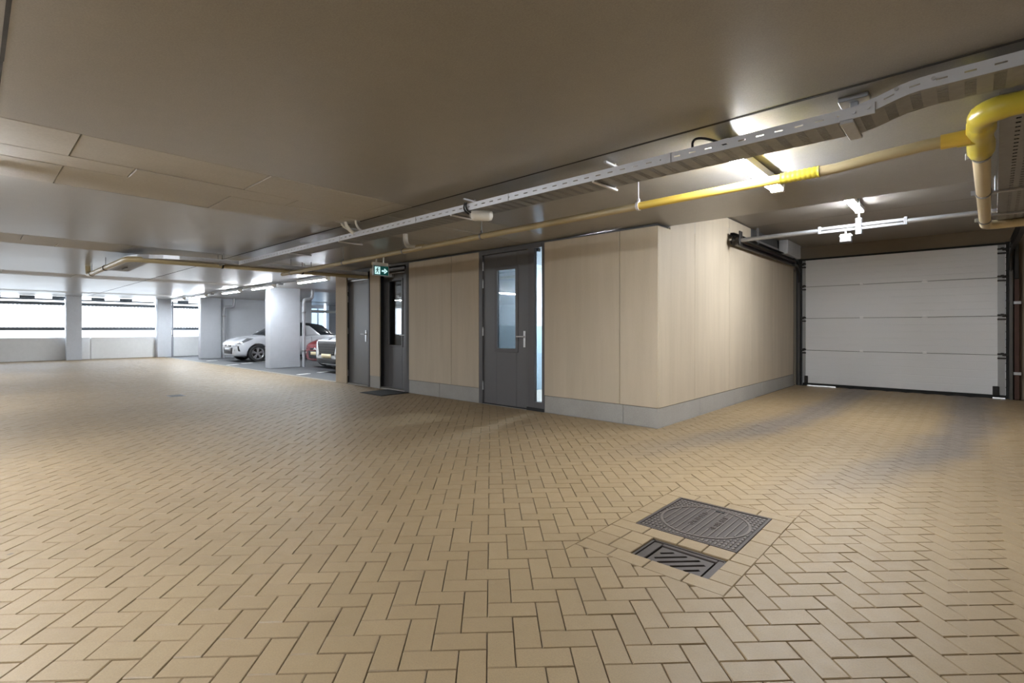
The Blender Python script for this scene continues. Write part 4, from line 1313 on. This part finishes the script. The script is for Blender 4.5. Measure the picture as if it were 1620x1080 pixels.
# door mat
mt = empty('door_mat', (-8.1, 5.25, 0), label='black fibre doormat on the paving before the wired glass door', cat='mat')
obj('mat_body', MB().bbox(-8.45, -7.76, 5.0, 5.585, 0, .014, .004), M['mat_fibre'], mt)
obj('mat_edge', MB().bbox(-8.47, -7.74, 4.98, 5.0, 0, .008, .002).bbox(-8.47, -8.45, 5.0, 5.585, 0, .008, .002).bbox(-7.76, -7.74, 5.0, 5.585, 0, .008, .002), M['black'], mt)

# ------------------------------------------------------------------ downpipes
def downpipe(pts, r, label, clamps):
    t = empty('downpipe', (pts[0][0], pts[0][1], 0), label=label, cat='pipe')
    obj('pipe_run', MB().tube(bend_path(pts, .09, 6), r), M['pvc'], t)
    for z in clamps:
        obj('pipe_bracket', MB().lathe([(r, z), (r + .012, z), (r + .012, z + .05), (r, z + .05)], (pts[0][0], pts[0][1], 0), 2, 14), M['galv_dull'], t)
    return t
downpipe([(-15.53, 7.17, 0), (-15.53, 7.17, 2.13), (-15.53, 7.44, 2.16), (-15.53, 7.46, ZC)], .05, 'grey downpipe with a swan neck beside the broad middle column', (.5, 1.7))
downpipe([(-22.68, 7.13, 0), (-22.68, 7.13, 2.10), (-22.68, 7.5, 2.13), (-22.68, 7.52, ZC)], .055, 'grey downpipe beside the left broad column and the grey wall', (.5, 1.7))
downpipe([(-25.62, 6.02, 0), (-25.62, 6.02, 2.46)], .035, 'thin grey downpipe against the window band column', (.9,))

# ------------------------------------------------------------------ cars
def lin(a, b, t):
    return a + (b - a) * t
def make_car(name, label, cat_, paint, roof_mat, L, W, H, S, wheelbase, axle, rw, grille, plate_mat, loc, hood=1.0):
    """nose towards -y at y=0; S = (lower stations, greenhouse stations) with heights for H"""
    car = empty(name, loc, label=label, cat=cat_, group='parked cars')
    O = Vector(loc)
    low, gh = S
    def half_to_ring(pts, y):
        left = [(-x, y, z) for x, z in pts]
        right = [(x, y, z) for x, z in pts[::-1] if x > 1e-6]
        return left + right
    def loft(rings, cap=True):
        n = len(rings[0])
        V = [p for r in rings for p in r]
        Fc = []
        for i in range(len(rings) - 1):
            for k in range(n):
                Fc.append((i * n + k, (i + 1) * n + k, (i + 1) * n + (k + 1) % n, i * n + (k + 1) % n))
        if cap:
            Fc.append(tuple(range(n)))
            Fc.append(tuple(range((len(rings) - 1) * n, len(rings) * n))[::-1])
        return V, Fc
    rings = []
    for y, w, zb, zm, zs, zt in low:
        pts = [(0, zb), (w * .80, zb), (w * .95, zb + .05), (w, zm), (w * .985, lin(zm, zs, .6)), (w * .93, zs), (w * .70, lin(zs, zt, .75)), (w * .38, zt - .005), (0, zt)]
        rings.append(half_to_ring(pts, y))
    V, Fc = loft(rings)
    me = bpy.data.meshes.new('body')
    me.from_pydata(V, [], Fc)
    bm = bmesh.new(); bm.from_mesh(me)
    bmesh.ops.recalc_face_normals(bm, faces=bm.faces)
    bm.to_mesh(me); bm.free()
    tmp = bpy.data.objects.new('body', me)
    COL.objects.link(tmp)
    sb = tmp.modifiers.new('s', 'SUBSURF'); sb.levels = 2; sb.render_levels = 2
    cut = MB()
    ya = (axle, axle + wheelbase)
    cutters = []
    for y in ya:
        for s in (-1, 1):
            c_ = MB().cyl((s * (W / 2 - .26), y, rw), (s * (W / 2 + .2), y, rw), rw + .055, n=32)
            cm = bpy.data.meshes.new('cut'); cm.from_pydata(c_.v, [], [])
            cm.clear_geometry()
            n = 32
            vv = c_.v[:64]
            ff = [f for f in c_.f[:32]] + [tuple(range(32))[::-1], tuple(range(32, 64))]
            cm.from_pydata(vv, [], ff)
            co = bpy.data.objects.new('cut', cm); COL.objects.link(co)
            b_ = tmp.modifiers.new('b', 'BOOLEAN'); b_.operation = 'DIFFERENCE'; b_.object = co; b_.solver = 'EXACT'
            cutters.append(co)
    dg = bpy.context.evaluated_depsgraph_get()
    ev = tmp.evaluated_get(dg)
    body_me = bpy.data.meshes.new_from_object(ev)
    bvh = BVHTree.FromObject(tmp, dg)
    for c_ in cutters:
        bpy.data.objects.remove(c_)
    bpy.data.objects.remove(tmp)
    body_me.name = 'body'
    body_me.materials.clear(); body_me.materials.append(paint)
    for p in body_me.polygons:
        p.use_smooth = p.area < .05 and len(p.vertices) < 6
    body = bpy.data.objects.new('body', body_me)
    link(body, car, loc)
    # greenhouse
    grs = []
    for y, wb, zb, wr, zr in gh:
        pts = [(0, zb - .05), (wb, zb - .05), (wb * 1.0, zb), (lin(wb, wr, .5) + .015, lin(zb, zr, .5)), (wr, zr - .045), (wr * .86, zr - .012), (wr * .45, zr), (0, zr + .004)]
        grs.append(half_to_ring(pts, y))
    V, Fc = loft(grs)
    gmb = MB().add([(O.x + x_, O.y + y_, O.z + z_) for x_, y_, z_ in V], Fc, True)
    gobj = obj('windows', gmb, M['car_glass'], car, org=loc)
    bm = bmesh.new(); bm.from_mesh(gobj.data); bmesh.ops.recalc_face_normals(bm, faces=bm.faces); bm.to_mesh(gobj.data)
    gb = BVHTree.FromBMesh(bm); bm.free()
    def patch(nm, bv, corners, mat, axis, n=6, m=5, thick=.010, parent=None, lift=.002, side=1):
        """quad patch draped over the body; corners (u,v): axis 'f' -> u=x,v=z from the front; 's' -> u=y,v=z from the side; 't' -> u=x,v=y from above"""
        V, ok = [], True
        for j in range(m + 1):
            for i in range(n + 1):
                a, b = i / n, j / m
                c0 = Vector(corners[0]).lerp(Vector(corners[1]), a)
                c1 = Vector(corners[3]).lerp(Vector(corners[2]), a)
                u, v = c0.lerp(c1, b)
                if axis == 'f':
                    o_, d_ = Vector((u, -3, v)), Vector((0, 1, 0))
                elif axis == 's':
                    o_, d_ = Vector((side * 4, u, v)), Vector((-side, 0, 0))
                else:
                    o_, d_ = Vector((u, v, 4)), Vector((0, 0, -1))
                h = bv.ray_cast(o_, d_)[0]
                if h is None:
                    h = bv.find_nearest(o_ + d_ * 3.2)[0]
                V.append(h - d_ * lift)
        Fc = [(j * (n + 1) + i, j * (n + 1) + i + 1, (j + 1) * (n + 1) + i + 1, (j + 1) * (n + 1) + i) for j in range(m) for i in range(n)]
        nrm = (V[1] - V[0]).cross(V[n + 1] - V[0])
        if nrm.dot(d_) > 0:
            Fc = [f[::-1] for f in Fc]
        mb = MB().add([O + p for p in V], Fc, True)
        o_ = obj(nm, mb, mat, parent or car, org=loc)
        md = o_.modifiers.new('thickness', 'SOLIDIFY'); md.thickness = thick; md.offset = 1
        return o_
    # roof skin over the greenhouse
    y0r = next(y for y, wb, zb, wr, zr in gh if zr > H - .09)
    y1r = [y for y, wb, zb, wr, zr in gh if zr > H - .14][-1]
    wr_ = min(wr for y, wb, zb, wr, zr in gh if zr > H - .14)
    patch('roof', gb, [(-wr_ * .96, y0r - .12), (wr_ * .96, y0r - .12), (wr_ * .94, y1r + .10), (-wr_ * .94, y1r + .10)], roof_mat, 't', 8, 8, .012)
    # wheels
    for y in ya:
        for s in (-1, 1):
            xo, xi = s * (W / 2 - .02), s * (W / 2 - .21)
            wh = obj('wheel', MB().lathe([(rw * .66, xi), (rw * .92, xi), (rw, lin(xi, xo, .15)), (rw, lin(xi, xo, .85)), (rw * .94, xo), (rw * .70, xo), (rw * .66, lin(xo, xi, .12)), (rw * .66, xi)], O + Vector((0, y, rw)), 0, 28), M['tyre'], car)
            rim = MB().lathe([(rw * .69, lin(xo, xi, .02)), (rw * .66, lin(xo, xi, .10)), (rw * .62, lin(xo, xi, .12)), (rw * .62, lin(xo, xi, .6))], O + Vector((0, y, rw)), 0, 28)
            for k in range(5):
                for off in (-.16, .16):
                    a = 2 * PI * k / 5 + off
                    mm = Matrix.Translation(O + Vector((lin(xo, xi, .10), y, rw))) @ Matrix.Rotation(a, 4, 'X')
                    rim.bbox(-.012, .012, -.018, .018, rw * .10, rw * .64, .004, mm)
            rim.cyl(O + Vector((lin(xo, xi, .2), y, rw)), O + Vector((lin(xo, xi, .03), y, rw)), rw * .17)
            obj('rim', rim, M['alloy'], wh)
            obj('brake_disc', MB().cyl(O + Vector((lin(xo, xi, .5), y, rw)), O + Vector((lin(xo, xi, .6), y, rw)), rw * .60, n=24), M['black_steel'], wh)
    obj('underbody', MB().bbox(O.x - W * .40, O.x + W * .40, O.y + .35, O.y + L - .3, O.z + .16, O.z + .30, .02), M['car_black'], car)
    # mirrors
    ym = next(y for y, wb, zb, wr, zr in gh) + .42
    for s in (-1, 1):
        obj('door_mirror', MB().bbox(O.x + s * (W / 2 + .10) - .09, O.x + s * (W / 2 + .10) + .09, O.y + ym - .06, O.y + ym + .05, O.z + gh[0][2] + .05, O.z + gh[0][2] + .19, .03), paint, car)
    k = H / 1.46
    if grille == 'hatch':
        patch('upper_grille', bvh, [(-.33, .56), (.33, .56), (.30, .62), (-.30, .62)], M['car_black'], 'f', 8, 3)
        g_ = patch('lower_grille', bvh, [(-.40, .30), (.40, .30), (.46, .53), (-.46, .53)], M['car_black'], 'f', 8, 5)
        patch('number_plate', bvh, [(-.26, .40), (.26, .40), (.26, .50), (-.26, .50)], plate_mat, 'f', 6, 2, .012, None, .012)
        patch('emblem', bvh, [(-.10, .565), (.10, .565), (.0, .635), (.0, .635)], M['chrome'], 'f', 4, 3, .012, None, .012)
        for s in (-1, 1):
            patch('headlight', bvh, [(.07, .665), (.17, .665), (.60, .845), (.40, .85)], M['lens'], 's', 6, 5, .012, None, .004, s)
            patch('fog_lamp', bvh, [(s * .58, .43), (s * .66, .43), (s * .66, .48), (s * .56, .48)], M['cap_steel'], 'f', 3, 3)
            patch('bumper_seam', bvh, [(s * .50, .575), (s * .74, .585), (s * .74, .60), (s * .50, .59)], M['car_black'], 'f', 5, 1, .004)
            patch('light_blade', bvh, [(s * .76, .40), (s * .785, .40), (s * .77, .585), (s * .74, .585)], M['car_black'], 'f', 2, 5, .006)
    else:
        g_ = patch('grille', bvh, [(-.44, .50), (.44, .50), (.56, .86), (-.56, .86)], M['car_black'], 'f', 10, 6)
        g_.data.materials[0] = M['black']
        patch('grille_frame', bvh, [(-.60, .84), (-.56, .90), (-.42, .50), (-.48, .46)][::1], M['chrome'], 'f', 3, 6, .018)
        patch('grille_frame', bvh, [(.60, .84), (.56, .90), (.42, .50), (.48, .46)], M['chrome'], 'f', 3, 6, .018)
        patch('grille_frame', bvh, [(-.58, .86), (.58, .86), (.58, .89), (-.58, .89)], M['chrome'], 'f', 10, 1, .018)
        st = MB()
        for row in range(5):
            for c_ in range(-6, 7):
                u = (c_ + (.5 if row % 2 else 0)) * .085
                v = .55 + row * .065
                if abs(u) > .40 + (v - .5) * .3:
                    continue
                h = bvh.ray_cast(Vector((u, -3, v)), Vector((0, 1, 0)))[0]
                if h:
                    st.add([O + h + Vector(q) for q in ((-.011, -.013, 0), (0, -.013, -.006), (.011, -.013, 0), (0, -.013, .006), (0, -.02, 0))], [(0, 1, 4), (1, 2, 4), (2, 3, 4), (3, 0, 4)])
        obj('grille_studs', st, M['chrome'], g_, kind='stuff')
        patch('number_plate', bvh, [(-.26, .42), (.26, .42), (.26, .53), (-.26, .53)], plate_mat, 'f', 6, 2, .012, None, .020)
        patch('lower_grille', bvh, [(-.66, .27), (.66, .27), (.58, .42), (-.58, .42)], M['car_black'], 'f', 8, 4)
        patch('skid_trim', bvh, [(-.66, .235), (.66, .235), (.66, .262), (-.66, .262)], M['chrome'], 'f', 8, 1, .015)
        patch('bonnet_emblem', bvh, [(-.04, .91), (.04, .91), (.03, .945), (-.03, .945)], M['car_black'], 'f', 2, 2, .012)
        for s in (-1, 1):
            patch('headlight', bvh, [(s * .60, .80), (s * .60, .88), (s * .84, .93), (s * .84, .85)], M['lens'], 'f', 5, 4, .010)
            patch('light_blade', bvh, [(s * .72, .36), (s * .76, .36), (s * .78, .62), (s * .74, .62)], M['lens'], 'f', 2, 5, .010)
    for s in (-1, 1):
        # body-coloured pillars: windscreen pillar, door pillar (rising like a fin on the hatchback), rear pillar
        yA0, yA1 = gh[0][0] + .05, y0r
        zb = gh[1][2]
        def pil(nm, c_, mat, n=2, m=6):
            patch(nm, gb, c_, mat, 's', n, m, .010, None, .002, s)
        zt = H - .07
        pil('windscreen_pillar', [(yA0 + .04, zb + .02), (yA0 + .16, zb + .02), (y0r + .06, zt), (y0r - .06, zt)], roof_mat)
        ymid = lin(y0r, y1r, .52)
        if grille == 'hatch':
            patch('pillar_fin', gb, [(ymid - .10, zb), (ymid + .52, zb), (ymid + .10, zt - .07), (ymid - .06, zt - .05)], paint, 's', 5, 6, .012, None, .003, s)
        else:
            pil('door_pillar', [(ymid - .05, zb), (ymid + .05, zb), (ymid + .05, zt), (ymid - .05, zt)], M['car_black'])
        pil('rear_pillar', [(gh[-2][0] - .02, zb), (gh[-1][0] - .02, zb), (y1r + .12, zt - .02), (y1r - .08, zt)], roof_mat if grille != 'hatch' else M['car_black'])
        # door seams and handle
        xs_ = .003
        for ysm in (gh[0][0] + .30, ymid + .1):
            patch('door_seam', bvh, [(ysm, .34), (ysm + .012, .34), (ysm + .012, zb - .05), (ysm, zb - .05)], M['car_black'], 's', 1, 8, .003, None, .001, s)
        patch('door_handle', bvh, [(ymid - .18, .80), (ymid - .0, .80), (ymid - .0, .825), (ymid - .18, .825)], paint, 's', 4, 1, .02, None, .004, s)
        patch('rear_lamp', bvh, [(L - .35, .78), (L - .17, .76), (L - .17, .92), (L - .28, .92)], M['car_red'], 's', 3, 3, .008, None, .002, s)
    return car

def hatch_sections():
    low = [(0.00, .60, .26, .45, .64, .67), (0.04, .74, .21, .45, .70, .74), (0.18, .82, .19, .46, .78, .83), (0.48, .86, .18, .48, .86, .92), (0.85, .87, .18, .50, .90, .98),
           (1.15, .86, .18, .50, .91, .99), (1.6, .86, .18, .50, .93, .96), (2.5, .86, .18, .50, .95, .96), (3.2, .86, .19, .52, .98, .98), (3.62, .83, .22, .55, .98, .98), (3.85, .76, .28, .60, .95, .95), (3.95, .66, .36, .60, .88, .88)]
    gh = [(1.02, .70, .93, .60, .96), (1.50, .74, .94, .58, 1.25), (1.90, .75, .95, .57, 1.415), (2.30, .76, .96, .58, 1.455), (2.90, .76, .97, .57, 1.435), (3.35, .74, .98, .54, 1.37), (3.62, .72, .98, .52, 1.20), (3.82, .68, .97, .55, 1.00)]
    return low, gh
def suv_sections():
    low = [(0.00, .62, .30, .50, .82, .85), (0.06, .76, .26, .50, .88, .92), (0.25, .88, .22, .52, .93, .99), (0.55, .92, .21, .54, .98, 1.04), (0.95, .93, .21, .55, 1.01, 1.09),
           (1.35, .93, .21, .55, 1.03, 1.12), (1.8, .93, .21, .55, 1.04, 1.06), (2.8, .93, .21, .55, 1.06, 1.06), (3.7, .92, .22, .57, 1.09, 1.09), (4.2, .89, .26, .6, 1.08, 1.08), (4.42, .82, .32, .65, 1.03, 1.03), (4.5, .74, .4, .65, .95, .95)]
    gh = [(1.20, .76, 1.05, .66, 1.07), (1.70, .80, 1.06, .64, 1.38), (2.10, .81, 1.07, .63, 1.55), (2.60, .82, 1.08, .64, 1.60), (3.40, .82, 1.09, .63, 1.58), (3.90, .80, 1.09, .60, 1.50), (4.20, .78, 1.08, .58, 1.30), (4.38, .74, 1.06, .60, 1.10)]
    return low, gh
make_car('hatchback_car', 'white three door hatchback with black roof half hidden by the broad column', 'car', M['car_white'], M['car_black'], 3.95, 1.72, 1.46, hatch_sections(), 2.46, .74, .31, 'hatch', M['plate_grey'], (-20.02, 6.42, 0))
make_car('hatchback_car', 'dark red hatchback parked deeper between broad column and white crossover', 'car', M['car_red'], M['car_black'], 3.95, 1.72, 1.46, hatch_sections(), 2.46, .74, .31, 'hatch', M['plate'], (-14.72, 7.15, 0))
make_car('crossover_car', 'white crossover with a studded black grille cut off by the door wall', 'car', M['car_white'], M['car_black'], 4.5, 1.86, 1.61, suv_sections(), 2.68, .86, .345, 'suv', M['plate'], (-12.72, 6.5, 0))
